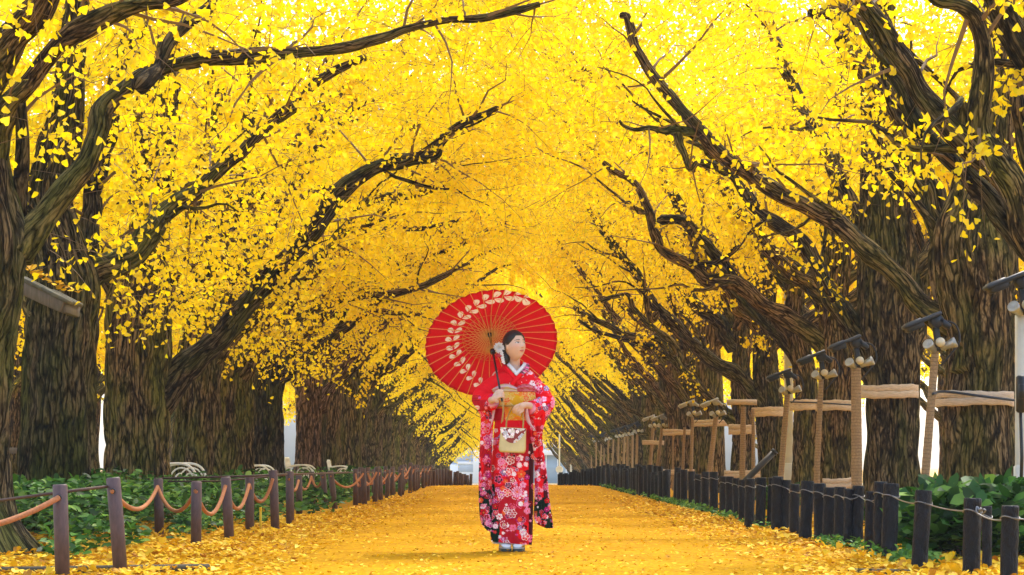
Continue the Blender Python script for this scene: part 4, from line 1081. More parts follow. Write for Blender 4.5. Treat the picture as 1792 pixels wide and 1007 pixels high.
for c_ in (RED,DRED,WHT,PPK,PNK,MAG,ORG,LIL,GLD): c_ *= 1.4
class Cloth:
    """a cloth pattern drawn on a grid of RES metres: blossoms with outlined petals on a dyed ground"""
    RES = .002
    def __init__(s, w, h, ground):
        s.nx, s.ny = int(w/s.RES), int(h/s.RES); s.w, s.h = w, h
        x = (np.arange(s.nx)+.5)*s.RES; y = (np.arange(s.ny)+.5)*s.RES
        s.X, s.Y = np.meshgrid(x, y); s.img = ground(s.X, s.Y).astype(float)
    def flower(s, cx, cy, Rr, n, petal, line, centre, rot=0.0, kind=0):
        i0, i1 = max(0,int((cx-Rr)/s.RES)), min(s.nx,int((cx+Rr)/s.RES)+1); j0, j1 = max(0,int((cy-Rr)/s.RES)), min(s.ny,int((cy+Rr)/s.RES)+1)
        if i1 <= i0 or j1 <= j0: return
        dx, dy = s.X[j0:j1,i0:i1]-cx, s.Y[j0:j1,i0:i1]-cy; r = np.hypot(dx,dy)/Rr; th = np.arctan2(dy,dx)+rot
        c = np.abs(np.cos(n*th/2)); im = s.img[j0:j1,i0:i1]
        if kind == 0: edge = .62+.38*c**.55; gap = c < .22
        else: edge = np.where(c > .35, .55+.45*c**.4, .2); gap = c < .45
        im[r < edge] = line
        ins = (r < edge-.13) & ~(gap & (r > .25)); im[ins] = petal
        mid = (r < .5) & ins; im[mid] = petal*.72+line*.28
        im[r < .17] = centre
    def dots(s, n, col, rr, g, x0=0, x1=1, y0=0, y1=1):
        for _ in range(n):
            cx, cy = s.w*g.uniform(x0,x1), s.h*g.uniform(y0,y1)
            m = np.hypot(s.X-cx, s.Y-cy) < rr*g.uniform(.6,1.3); s.img[m] = col
    def fill(s, n, sizes, g, dens=None, pal=None):
        pal = pal or [(WHT,PPK,PNK),(PPK,PNK,MAG),(PNK,PPK,RED),(MAG,PPK,WHT),(RED,PPK,WHT),(DRED,WHT,GLD),(ORG,RED,GLD),(LIL,MAR,PPK),(RED,MAR,GLD),(MAR,PNK,RED),(PNK,DRED,WHT),(RED,PPK,GLD),(MAG,MAR,PPK),(DRED,PNK,ORG),(MAR,RED,PPK),(ORG,PPK,DRED)]
        for q in range(n):
            cx, cy = g.uniform(0,s.w), g.uniform(0,s.h)
            if dens is not None and g.random() > dens(cx, cy): continue
            f = 1-q/n; Rr = sizes[0]+(sizes[1]-sizes[0])*g.random()**1.6*(.35+.65*f)
            p = pal[g.integers(len(pal))]; k = 0 if g.random() < .85 else 1
            s.flower(cx, cy, Rr, int(g.choice([5,5,5,6])) if k == 0 else int(g.choice([10,12])), *p, rot=g.uniform(0,6), kind=k)
    def __call__(s, u, v):
        i = np.clip((u/s.RES).astype(int),0,s.nx-1); j = np.clip((v/s.RES).astype(int),0,s.ny-1)
        return s.img[j,i]
def rgba(c): return np.hstack([c, np.ones((len(c),1))])

person = empty('person', W0, 'woman in a red flowered kimono standing on the leaf-covered path, looking up to the right', 'person')
gk = np.random.default_rng(41)

# ---- kimono body: one closed lofted garment from hem to neck
prof = np.array([ # z, cx, cy, half width, half depth
 (.045,.000,.01,.152,.125),(.12,.000,.01,.158,.128),(.30,.000,.01,.162,.13),(.50,.004,.01,.160,.13),(.70,.012,.01,.156,.13),(.85,.018,.01,.152,.13),
 (.95,.022,.01,.148,.125),(1.02,.024,.01,.142,.118),(1.10,.024,.01,.142,.115),(1.20,.024,.01,.147,.118),(1.27,.022,.01,.158,.115),(1.315,.020,.012,.152,.10),(1.35,.018,.014,.120,.085),(1.378,.016,.016,.085,.072),(1.40,.016,.018,.066,.062)])
pp, _ = smoothpath(np.column_stack([prof[:,1],prof[:,2],prof[:,0],prof[:,3],prof[:,4]]), n=330)
NA = 260; a = np.linspace(0,2*np.pi,NA,endpoint=False)
A, ZI = np.meshgrid(a, np.arange(len(pp))); cz = pp[ZI,2]
sq = (np.abs(np.cos(A))**2.4+np.abs(np.sin(A))**2.4)**(-1/2.4)
X = pp[ZI,0]+pp[ZI,3]*np.cos(A)*sq; Y = pp[ZI,1]-pp[ZI,4]*np.sin(A)*sq; Z = cz.copy()
low = sstep(.95,.1,cz)
fold = .006*np.sin(X*55+cz*3+2*np.sin(cz*4))*low+.004*np.sin(X*120-cz*9)*low
lap = -.012*sstep(.085,.075,X+ (cz-.5)*.03)*sstep(.98,.93,cz)*(np.sin(A) > 0)     # the overlapping front panel stands proud
chest = .006*np.sin((X*np.sign(X-.02)*38+cz*52))*sstep(1.18,1.25,cz)*sstep(1.36,1.3,cz)
Y = Y+np.where(np.sin(A) > 0, fold+lap*1.0+chest, -fold)
Y -= .012*sstep(.985,.97,cz)*sstep(.905,.925,cz)*(np.sin(A)>0)                    # tucked fold under the obi
Z = Z-sstep(1.315,1.40,cz)*.075*np.maximum(0,np.sin(A))**.7
Z = Z+np.where(cz < .3, (.3-cz)/.3*(.018-.10*X), 0)
U = np.where(np.sin(A) >= 0, X+.25, 1.0+(.25-X))
def ground_k(u, v):
    c = np.broadcast_to(RED,(*u.shape,3)).copy(); x = u-.25
    n = vnoise(np.stack([u*9,v*7,0*u],-1),31)
    c[(n > .62) & (v < .9)] = DRED
    c[(n < .30) & (v < .8) & (x > -.02)] = MAR*1.6
    c[(n < .36) & (v < .45) & (x < .03)] = ORG*.8
    c[(x < -.105+.02*np.sin(v*9)) & (v < .50)] = GRN; c[(x > .128) & (v < .8)] = MAR  # green is dyed; maroon down the right edge is shade painted into the cloth
    c[(v > .905) & (v < .98)] = RED
    return c
kc = Cloth(1.5, 1.42, ground_k)
def dk(cx, cy):
    x = cx-.25
    if cy < .9: return (.92 if x < .06 or cy < .5 else .5) if x < .14 else .3
    if cy < .98: return .25 if x > .02 else .05
    if cy > 1.22 and cx < .55: return .95 if x > .085+.12*(1.36-cy) else .0
    return .0
kc.fill(1050, (.016,.044), gk, dk)
kc.fill(700, (.007,.015), gk, lambda cx,cy: dk(cx,cy)*.9, [(WHT,WHT,PNK),(PPK,DRED,RED),(PNK,PPK,WHT),(LIL,MAR,PPK),(MAG,PNK,GLD),(RED,PPK,WHT)])
for px, py, r_, n_, p_ in [(888,862,.034,6,(RED,WHT,GLD)),(877,866,.03,6,(MAG,WHT,GLD)),(905,861,.05,12,(PPK,RED,ORG)),(896,899,.036,6,(DRED,WHT,RED)),(874,905,.03,6,(WHT,DRED,RED)),(893,806,.034,5,(DRED,WHT,RED)),(909,815,.022,8,(WHT,PPK,WHT)),(920,813,.018,8,(WHT,PPK,WHT)),(899,830,.02,8,(WHT,PPK,WHT)),(919,940,.032,5,(RED,WHT,WHT)),(891,826,.028,5,(RED,WHT,WHT)),(889,850,.026,5,(MAR,PPK,RED)),(915,849,.026,5,(PPK,PNK,MAG)),(911,882,.02,8,(WHT,WHT,PPK)),(921,883,.022,5,(PNK,PPK,WHT)),(915,932,.03,12,(WHT,LIL,PNK)),(898,925,.03,5,(PNK,ORG,RED)),(867,924,.022,8,(WHT,PPK,PNK)),
   (907,662,.012,5,(WHT,PPK,PNK)),(914,660,.010,5,(WHT,PPK,PNK)),(893,678,.013,5,(WHT,PPK,PNK)),(912,671,.006,5,(WHT,WHT,WHT)),(928,653,.02,5,(PPK,WHT,MAG)),(932,672,.026,6,(WHT,PPK,PPK)),(938,680,.02,5,(PNK,WHT,WHT)),(892,673,.006,5,(WHT,WHT,PNK))]:
    kc.flower(lx(px)+.25, lz(py), r_, n_, *p_, rot=px*.7, kind=1 if n_ == 12 else 0)
V = np.stack([X,Y,Z],-1).reshape(-1,3); colr = kc(U.ravel(), np.clip(cz.ravel(),0,1.41))
mobj('kimono', V, [grid_faces(len(pp),NA,True)], M['silk'], person, True, {'col': ('FLOAT_COLOR', rgba(colr))})
b = MB(); b.lathe([(0,-.005),(.9,-.005),(1,0),(.9,.005),(0,.005)], 60); V = b.V[0]*np.array([.148,.122,1])+np.array([0,.01,.06])
mobj('under_robe', V, b.faces(), M['white_cloth'], person)

# ---- sleeves: tube over the arm, and the long hanging panel below the forearm
def sleeve(side, arm, edges, ground, y0, y1, seed, dark):
    g = np.random.default_rng(seed)
    cl = Cloth(.5, 1.4, ground)
    dens = lambda cx, cy: (.0 if cy > dark else .95) if side < 0 else (.95 if cy < 1.2 or cx > .30 else .55)
    cl.fill(420, (.014,.040), g, dens); cl.fill(300, (.006,.014), g, dens, [(WHT,WHT,PNK),(PPK,DRED,RED),(PNK,PPK,WHT),(LIL,MAR,PPK),(MAG,PNK,GLD),(RED,PPK,WHT)])
    arm = np.array(arm); P, q = smoothpath(arm, n=150); n = 110; aa = np.linspace(0,2*np.pi,n,endpoint=False)
    T, N, Bn = frames(P[:,:3]); dirs = N[:,None]*np.cos(aa)[None,:,None]+Bn[:,None]*np.sin(aa)[None,:,None]
    rr = P[:,3][:,None]*(1+.08*np.sin(q*75)[:,None]*np.maximum(0,np.cos(aa-1))[None]+.04*np.sin(q*130+1)[:,None]*np.sin(aa*2)[None])
    VA = (P[:,None,:3]+dirs*rr[...,None])
    ed = np.array(edges); zs = np.linspace(lz(ed[0,0]), lz(ed[-1,0]), 260)
    E, _ = smoothpath(np.column_stack([lx(ed[:,1]), lx(ed[:,2]), lz(ed[:,0])]), n=400)
    o = np.argsort(E[:,2]); xl = np.interp(zs, E[o,2], E[o,0]); xr = np.interp(zs, E[o,2], E[o,1])
    m = 130; t = np.linspace(0,2*np.pi,m,endpoint=False); sx = -np.cos(t); sy = np.sin(t)
    k = np.linspace(0,1,len(zs))
    th = .030*(1-.25*k)*np.minimum(1,(1-k)*14)**.5
    xx = (xl+xr)[:,None]/2+(xr-xl)[:,None]/2*np.sign(sx)[None]*np.abs(sx)[None]**.8
    yc = y0+(y1-y0)*k
    wv = .012*np.sin(xx*90+k[:,None]*5+seed)*np.minimum(1,k*4)[:,None]+.007*np.sin(xx*190-k[:,None]*11)
    yy = yc[:,None]-th[:,None]*sy[None]*np.abs(sy)[None]**.2+wv
    VP = np.stack([xx,yy,np.repeat(zs[:,None],m,1)],-1)
    cap0 = np.arange(m)[None]; b = MB(); b.add(VA.reshape(-1,3), [grid_faces(len(P),n,True), np.arange(n)[None], ((len(P)-1)*n+np.arange(n))[None]])
    b.add(VP.reshape(-1,3), [grid_faces(len(zs),m,True)[:, ::-1], cap0, (len(zs)-1)*m+np.arange(m)[None]])
    V = np.concatenate(b.V); u = V[:,0]+.25-np.where(V[:,1] > (y0+y1)/2+.02, .0, 0)
    c = cl(np.clip(u if side < 0 else V[:,0]+.05,0,.49), np.clip(V[:,2],0,1.39))
    mobj('sleeve', V, b.faces(), M['silk'], person, True, {'col': ('FLOAT_COLOR', rgba(c))})
def gl(u, v):
    c = np.broadcast_to(RED,(*u.shape,3)).copy(); n = vnoise(np.stack([u*12,v*8,0*u],-1),33)
    c[(n > .6) & (v < 1.12)] = DRED; c[(n < .33) & (v < .85)] = MAR*1.5; c[v < .44+.05*np.sin(u*30)] = GRN; return c
def gr(u, v):
    c = np.broadcast_to(RED,(*u.shape,3)).copy(); n = vnoise(np.stack([u*12,v*8,0*u],-1),35)
    c[(n > .6) & (v < 1.1)] = DRED; c[(n < .36) & (v < .9)] = MAR*1.5; c[(v < .40) & (u > .255-.05*(v/.4))] = GRN; c[(v<.3)&(u<.24)] = ORG*.5; return c
AL = [(-.05,.012,1.305,.055),(-.122,.005,1.25,.062),(-.185,-.01,1.19,.072),(-.218,-.055,1.14,.075),(-.198,-.13,1.105,.07),(-.158,-.215,1.105,.060),(-.134,-.262,1.112,.052)]
AR = [(.08,.012,1.305,.055),(.15,.005,1.25,.062),(.208,-.01,1.185,.070),(.245,-.035,1.115,.074),(.225,-.09,1.075,.07),(.165,-.15,1.06,.062),(.138,-.18,1.06,.055)]
sleeve(-1, AL, [(702,832,869),(715,834,868),(730,841,865),(754,841,863),(777,840,862),(824,838,861),(871,838,861),(906,840,861),(919,844,861),(926,850,861),(931,857,860)], gl, -.12, -.06, 3, 1.16)
sleeve(1, AR, [(704,925,968),(714,920,968),(724,918,963),(737,921,955),(754,925,950),(770,929,949),(789,933,951),(824,935,956),(871,935,961),(900,934,965),(912,936,967),(919,942,967.5),(925,956,967.8)], gr, -.12, -.05, 8, 9)
# pale linings turned out at the sleeve mouths
def lining(pts, w0, w1):
    P, _ = smoothpath(pts, n=40); k = np.linspace(0,1,40)[:,None]; wv = np.array([1,-.25,.1])
    b = MB(); off = wv*(w0+(w1-w0)*k)*np.sin(np.pi*np.clip(k*.9+.08,0,1))**.6
    top = P-off/2; bot = P+off/2; th = np.array([0,.006,0])
    V = np.stack([top-th, (top+bot)/2-np.array([0,.014,0]), bot-th, bot+th, top+th],1).reshape(-1,3); b.add(V,[grid_faces(40,5,True), np.arange(5)[None], (195+np.arange(5))[None]])
    b.build('sleeve_lining', M['pink_lining'], person)
lining([(lx(866),-.185,lz(708)),(lx(864),-.17,lz(722)),(lx(862),-.165,lz(736)),(lx(858),-.16,lz(750))], .022, .012)
lining([(lx(921),-.185,lz(715)),(lx(922),-.175,lz(728)),(lx(926),-.17,lz(742)),(lx(937),-.165,lz(755))], .034, .02)

# ---- obi, scarf and cord
def band_loft(name, z0, z1, grow, bulge, colf, mat, nz=40, x0=0, zf=None):
    n = 220; aa = np.linspace(0,2*np.pi,n,endpoint=False); zz = np.linspace(z0,z1,nz)
    o = pp[:,2]; hw = np.interp(zz,o,pp[:,3]); hd = np.interp(zz,o,pp[:,4]); cx = np.interp(zz,o,pp[:,0]); cy = np.interp(zz,o,pp[:,1])
    k = np.linspace(0,1,nz); g_ = grow+bulge*np.sin(np.pi*k)
    sq = (np.abs(np.cos(aa))**2.4+np.abs(np.sin(aa))**2.4)**(-1/2.4)
    X = cx[:,None]+(hw+g_)[:,None]*(np.cos(aa)*sq)[None]; Y = cy[:,None]-(hd+g_)[:,None]*(np.sin(aa)*sq)[None]; Z = np.repeat(zz[:,None],n,1)
    if zf is not None: X, Y, Z = zf(X,Y,Z,k[:,None],aa[None])
    V = np.stack([X,Y,Z],-1).reshape(-1,3)
    # close in to the body at both rims
    i0 = np.stack([cx[0]+hw[0]*.9*np.cos(aa)*sq, cy[0]-hd[0]*.9*np.sin(aa)*sq, Z[0]],-1); i1 = np.stack([cx[-1]+hw[-1]*.9*np.cos(aa)*sq, cy[-1]-hd[-1]*.9*np.sin(aa)*sq, Z[-1]],-1)
    V = np.vstack([i0,V,i1]); c = colf(V)
    mobj(name, V, [grid_faces(nz+2,n,True)], mat, person, True, {'col': ('FLOAT_COLOR', rgba(c))})
GO = np.array([.74,.40,.014]); GOL = np.array([.76,.56,.2])
go = np.random.default_rng(9)
oc = Cloth(.5,.5,lambda u,v: np.where((vnoise(np.stack([u*14,v*14,0*u],-1),4) > .5)[...,None], GO, ORG*np.array([1,1.9,1])))
for _ in range(150): oc.flower(go.uniform(0,.5),go.uniform(0,.5),go.uniform(.012,.026),int(go.choice([5,6,12])),*[(GO,GOL,ORG),(GOL,GO,GLD),(ORG,GOL,GOL)][go.integers(3)],rot=go.uniform(0,6))
def obi_col(V):
    c = oc(np.clip(V[:,0]+.25,0,.49), np.clip(V[:,2]-.9,0,.49)); m = (V[:,2] < 1.06) & (V[:,0] < -.05); c[m] = DRED*1.1; return c
band_loft('obi', .972, 1.075, .016, .004, obi_col, M['silk'])
band_loft('obi', 1.075, 1.19, .024, .008, obi_col, M['silk'])
gs = lambda V: np.where((V[:,0] < lx(905))[:,None], np.where((vnoise(V*np.array([28,28,60]),5) > .55)[:,None], np.array([.62,.53,.32]), np.array([.63,.42,.46])), np.where((vnoise(V*90,6) > .55)[:,None], np.array([.56,.18,.22]), np.array([.5,.07,.11])))
def scarf(X,Y,Z,k,aa):
    arch = np.where(X < lx(905), np.sin(np.pi*np.clip((X-lx(864))/(lx(905)-lx(864)),0,1)), np.sin(np.pi*np.clip((X-lx(903))/(lx(937)-lx(903)),0,1)))*(np.sin(aa) > 0)
    return X, Y-.008*np.sin(k*13)*(np.sin(aa)>0)-.012*arch*k, Z+.030*arch*k
band_loft('obi_scarf', 1.182, 1.212, .026, .012, gs, M['silk'], 26, zf=scarf)
b = MB(); aa = np.linspace(0,2*np.pi,90)
sqc = (np.abs(np.cos(aa))**2.4+np.abs(np.sin(aa))**2.4)**(-1/2.4)
b.tube(np.stack([.024+.172*np.cos(aa)*sqc, .01-.146*np.sin(aa)*sqc, 1.078+0*aa],1), .0055, 8); b.build('obi_cord', M['gold_cord'], person)

# ---- collars
def ribbon(name, pts, w, mat, th=.006, colf=None):
    P, _ = smoothpath(pts, n=40); T = np.gradient(P[:,:3],axis=0); T = unit(T)
    nrm = unit(np.stack([P[:,0]*2.0-.03, np.full(40,-1.0), np.full(40,.35)],1)); sdv = unit(np.cross(T,nrm)); w = w*np.ones(40)
    V = np.stack([P[:,:3]-sdv*w[:,None]/2, P[:,:3]-sdv*w[:,None]*.42+nrm*th, P[:,:3]+sdv*w[:,None]*.42+nrm*th, P[:,:3]+sdv*w[:,None]/2, P[:,:3]-nrm*th],1).reshape(-1,3)
    F_ = [grid_faces(40,5,True), np.arange(5)[None], (195+np.arange(5))[None]]
    mobj(name, V, F_, mat, person, True, {'col': ('FLOAT_COLOR', rgba(colf(V)))} if colf else None)
ribbon('white_collar', [(lx(887),.05,lz(632)),(lx(889.5),-.035,lz(638)),(lx(896),-.085,lz(646)),(lx(904.5),-.106,lz(656))], .027, M['white_cloth'], .006)
ribbon('white_collar', [(lx(918),.05,lz(635)),(lx(917),-.03,lz(640)),(lx(911),-.083,lz(648)),(lx(902),-.110,lz(658))], .027, M['white_cloth'], .008)
ribbon('collar', [(lx(882),.06,lz(634)),(lx(884),-.04,lz(643)),(lx(893),-.096,lz(654)),(lx(905),-.116,lz(668)),(lx(916),-.118,lz(680))], .030, M['silk'], .007, lambda V: np.broadcast_to(RED,(len(V),3)))
ribbon('collar', [(lx(922),.06,lz(636)),(lx(923),-.04,lz(643)),(lx(917),-.092,lz(652)),(lx(905),-.118,lz(664)),(lx(892),-.122,lz(679))], .032, M['silk'], .010,
    lambda V: np.where(((V[:,2] > lz(657)) & (V[:,0] > lx(909)))[:,None], np.where((vnoise(V*110,9) > .56)[:,None], PNK, np.where((vnoise(V*150,8) > .6)[:,None], WHT*.7, MAR)), RED))

# ---- body: head, neck, torso, arms and hands as one remeshed surface
psi, pit = R(40), R(9)
hf = np.array([math.sin(psi)*math.cos(pit), -math.cos(psi)*math.cos(pit), math.sin(pit)]); hr = np.array([math.cos(psi), math.sin(psi), 0]); hu = np.cross(hr, hf); hu = hu if hu[2] > 0 else -hu
HCN = np.array([lx(900.5), -.035, lz(606.5)])
HM = np.stack([hr, hf, hu], 1)
def G(v, s): return np.exp(-(v/s)**2)
def head_surface(D):
    dr, df, du = D[...,0], D[...,1], D[...,2]
    u = .109*du; t = np.clip(-du,0,1)
    wr = .0715*(1-.33*t**2.2)*(1+.03*G(du-.25,.4)); r = wr*dr
    fr = np.where(df > 0, .086*(1-.06*t**2), .096*(1-.50*t**1.2)); f = fr*df
    front = sstep(.0,.5,df)
    f = f+front*.006*t
    ar = np.abs(r)
    nose_p = sstep(.030,-.020,u)*sstep(-.036,-.026,u)
    nose = .019*G(r,.0075+.004*sstep(.0,-.025,u))*nose_p*(.35+.65*sstep(.02,-.024,u))
    wing = .0055*G(ar-.0105,.0055)*G(u+.0255,.0065)
    sock = -.0065*G(ar-.027,.015)*G(u-.012,.011); ball = .0042*G(ar-.031,.011)*G(u-.0075,.0065); brow = .0025*G(ar-.028,.018)*G(u-.030,.006)
    lips = .0052*G(r,.017)*(G(u+.0475,.0042)+1.1*G(u+.0560,.0048))-.002*G(r,.018)*G(u+.0518,.0016); phil = .002*G(r,.02)*G(u+.042,.008)
    chin = .0075*G(r,.02)*G(u+.090,.016)-.003*G(r,.02)*G(u+.070,.008); cheek = .004*G(ar-.045,.018)*G(u+.020,.022)
    f = f+front*(nose+wing+sock+ball+brow+lips+phil+chin+cheek)
    return np.stack([r,f,u],-1)
na, nb = 260, 200
ph = np.linspace(0,2*np.pi,na,endpoint=False); la = np.linspace(-np.pi/2+.01,np.pi/2-.01,nb)
PH, LA = np.meshgrid(ph, la)
Hd = head_surface(np.stack([np.cos(LA)*np.sin(PH), np.cos(LA)*np.cos(PH), np.sin(LA)],-1)).reshape(-1,3)
b = MB(); b.add(HCN+Hd@HM.T, [grid_faces(nb,na,True), np.arange(na)[None,::-1], ((nb-1)*na+np.arange(na))[None]])
ell = np.stack([np.cos(LA[::8,::8])*np.sin(PH[::8,::8]), np.cos(LA[::8,::8])*np.cos(PH[::8,::8]), np.sin(LA[::8,::8])],-1)
def ellip(c, rad, mat3=np.eye(3)):
    V = (ell*np.array(rad)).reshape(-1,3)@np.array(mat3).T+np.array(c); n2 = ell.shape[1]; n1 = ell.shape[0]
    b.add(V, [grid_faces(n1,n2,True), np.arange(n2)[None,::-1], ((n1-1)*n2+np.arange(n2))[None]])
for sg in (-1,1): ellip(HCN+HM@np.array([sg*.0725,-.004,-.004]), (.0075,.016,.029), HM@rotm('Z',-18*sg))
tubes = [ ([(.016,.02,1.30),(.016,.018,1.37),(.022,.004,1.42),(HCN+HM@np.array([0,-.018,-.05]))], [.075,.052,.042,.043]),
 ([(.02,.012,.86),(.022,.012,1.0),(.022,.012,1.15),(.02,.012,1.27),(.018,.016,1.34)], [.115,.10,.10,.10,.06]),
 ([(-.05,.02,.88),(-.05,.02,.5),(-.048,.02,.09)], [.08,.055,.035]), ([(.06,.02,.88),(.05,.02,.5),(.046,.02,.09)], [.08,.055,.035]),
 ([(-.10,.012,1.30),(-.21,-.03,1.13)], [.045,.036]), ([(.13,.012,1.30),(.24,-.03,1.10)], [.045,.036]) ]
# parasol axis and the hand closed round its stick
HAND1 = np.array([lx(877.5), -.330, lz(698)])
APEX = np.array([lx(856), .262, lz(581)]); AX = unit(APEX-HAND1)
e1 = unit(np.array([0,-1.,0])-AX*np.dot(np.array([0,-1.,0]),AX)); e2 = np.cross(AX, e1); e2 = e2 if e2[0] > 0 else -e2
tubes.append(([(-.21,-.03,1.13),(-.165,-.20,1.115),HAND1-e2*.060-e1*.004-AX*.006,HAND1-e2*.036-e1*.0], [.036,.029,.024,.026]))
tubes.append(([HAND1-e2*.040+AX*.028-e1*.002, HAND1-e2*.036-AX*.032-e1*.002], [.019,.016]))
for i in range(4):
    o = HAND1+AX*(.031-.0208*i); l = (1,.98,.93,.8)[i]
    tubes.append(([o-e2*.038+e1*.010, o-e2*.020*l+e1*.027, o+e2*.010*l+e1*.026, o+e2*.020*l+e1*.006, o+e2*.010*l-e1*.013], [.0094,.0090,.0085,.0079,.0066]))
tubes.append(([HAND1-e2*.050+AX*.012+e1*.010, HAND1-e2*.030+AX*.040+e1*.018, HAND1-e2*.006+AX*.052+e1*.024, HAND1+e2*.014+AX*.050+e1*.018], [.014,.0115,.0098,.008]))
# her other hand: palm down over the bag handle, fingers folded over it
HAND2 = np.array([lx(906), -.225, lz(716)]); wr2 = np.array([lx(919), -.20, lz(711)])
tubes.append(([(.24,-.03,1.10),(.175,-.15,1.075),wr2,HAND2+np.array([.022,-.004,.010])], [.036,.029,.024,.027]))
tubes.append(([HAND2+np.array([.018,-.016,.018]), HAND2+np.array([.030,.006,-.016])], [.018,.018]))
for i in range(4):
    kx = np.array([-.006+.0135*i,-.026+.005*i,.017-.013*i]); l = (1,1,.95,.8)[i]
    k0 = HAND2+kx
    tubes.append(([HAND2+np.array([.020+.004*i,-.012,.012-.006*i]), k0, k0+np.array([-.022,-.008,-.018])*l, k0+np.array([-.030,.006,-.036])*l, k0+np.array([-.022,.022,-.042])*l], [.0108,.0094,.0087,.0080,.0066]))
tubes.append(([HAND2+np.array([.026,.0,-.002]), HAND2+np.array([.004,.010,-.016]), HAND2+np.array([-.018,.006,-.026]), HAND2+np.array([-.032,-.006,-.032])], [.014,.0115,.010,.008]))
for pts, rad in tubes:
    Q, _ = smoothpath(np.hstack([np.array(pts,float), np.array(rad)[:,None]]), n=max(14,6*len(pts)))
    b.tube(Q[:,:3], Q[:,3], 16)
    if max(rad) < .05 or True:
        for e in (0,-1): ellip(Q[e,:3], (Q[e,3]*.99,)*3)
tmp = mobj('body_source', np.concatenate(b.V), b.faces(), None)
md = tmp.modifiers.new('r', 'REMESH'); md.mode = 'VOXEL'; md.voxel_size = .0024
dg = bpy.context.evaluated_depsgraph_get(); ev = tmp.evaluated_get(dg); me = bpy.data.meshes.new_from_object(ev)
n = len(me.vertices); co = np.empty(n*3,np.float32); me.vertices.foreach_get('co', co); co = co.reshape(-1,3).astype(float)
ne = len(me.edges); ed = np.empty(ne*2,np.int32); me.edges.foreach_get('vertices', ed); ed = ed.reshape(-1,2)
deg = np.bincount(ed.ravel(), minlength=n)[:,None]
wgt = np.where(co[:,2:3] < 1.40, .6, .25)
for it in range(5):
    acc = np.zeros_like(co); np.add.at(acc, ed[:,0], co[ed[:,1]]); np.add.at(acc, ed[:,1], co[ed[:,0]])
    co = co+wgt*(1 if it < 2 else (wgt > .5))*(acc/np.maximum(deg,1)-co)
me.vertices.foreach_set('co', co.astype(np.float32).ravel())
me.polygons.foreach_set('use_smooth', np.ones(len(me.polygons),bool))
Lc = (co-HCN)@HM; r_, f_, u_ = Lc.T; ar = np.abs(r_)
SK = np.array([.64,.42,.31]); c = np.broadcast_to(SK,(n,3)).copy()
fr = (f_ > .02) & (u_ > -.12)
def blend(m, col, k): c[:] = c*(1-(m*k)[:,None])+np.array(col)*(m*k)[:,None]
blend(G(ar-.043,.02)*G(u_+.018,.018)*fr, (.64,.28,.22), .45)
m = fr & (((r_)/.021)**2+((u_+.0515)/(.0085-.003*np.abs(r_)/.02))**2 < 1); blend(m.astype(float), (.50,.10,.11), .85)
blend((fr & (np.abs(u_+.0518) < .0011) & (ar < .019)).astype(float), (.20,.03,.03), .8)
ex = (ar-.031)/.0160; eh = .0068*(1-ex**2); ey = u_-.0085
m = fr & (np.abs(ex) < 1) & (np.abs(ey) < eh); blend(m.astype(float), (.62,.6,.58), 1)
gx = np.where(r_ > 0, r_-.034, r_+.028); blend((m & (np.hypot(gx,ey-.001) < .0064)).astype(float), (.012,.007,.005), 1)
blend((fr & (np.abs(ex) < 1.08) & (ey > eh-.0012) & (ey < eh+.0026)).astype(float), (.012,.008,.008), .95)
bx = (ar-.031)/.019; by = u_-(.0275+.004*(1-bx**2)-.002*bx); blend((fr & (np.abs(bx) < 1) & (np.abs(by) < .0034*(1.1-.6*np.abs(bx+.2)))).astype(float), (.03,.02,.016), .85)
blend((fr & (np.hypot((ar-.006)/.0035,(u_+.0335)/.002) < 1)).astype(float), (.15,.05,.04), .7)
an = me.attributes.new('col','FLOAT_COLOR','POINT'); an.data.foreach_set('color', rgba(c).astype(np.float32).ravel())
me.materials.clear(); me.materials.append(M['skin'])
bpy.data.objects.remove(tmp); link('body', me, person)

# ---- hair: parted, drawn back over the ears into a low knot
D = np.stack([np.cos(LA)*np.sin(PH), np.cos(LA)*np.cos(PH), np.sin(LA)],-1); base = head_surface(D)
rr_, ff_, uu_ = base[...,0], base[...,1], base[...,2]; arr = np.abs(rr_)
line = np.where(ff_ > .0, .064-.00*arr-1.15*np.maximum(0,arr-.030)-.35*np.maximum(0,.05-ff_), .030-.9*np.maximum(0,-ff_)-.0)
line = np.where(ff_ <= .0, np.minimum(.020+0*ff_, .012-2.2*np.maximum(0,-ff_-.012)), line)
mk = sstep(-.004,.007,uu_-np.maximum(line,-.085))
strand = vnoise(np.stack([(np.arctan2(rr_,uu_+.03))*26, ff_*14, 0*ff_],-1),77)-.5
part = G(rr_-.004,.0025)*(ff_ > -.02)*(uu_ > .03)
off = -.007+mk*(.0165+.0035*strand-.003*part+.004*G(uu_-.07,.03)*G(ff_,.06))
hv = base+D*off[...,None]
bq = MB(); bq.add(HCN+hv.reshape(-1,3)@HM.T, [grid_faces(nb,na,True), np.arange(na)[None,::-1], ((nb-1)*na+np.arange(na))[None]])
def blob(c, rad, gr=.12):
    V = ell.reshape(-1,3); s_ = 1+gr*(vnoise(V*np.array([9,3,2])+c[0]*50,3)[:,None]-.5); V = (V*s_*np.array(rad))@HM.T+HCN+HM@np.array(c)
    n1, n2 = ell.shape[:2]; bq.add(V, [grid_faces(n1,n2,True), np.arange(n2)[None,::-1], ((n1-1)*n2+np.arange(n2))[None]])
blob((-.022,-.085,-.045), (.050,.040,.055)); blob((-.045,-.060,-.080), (.026,.028,.050)); blob((.01,-.09,-.03), (.05,.035,.05))
bq.build('hair', M['hair'], person)
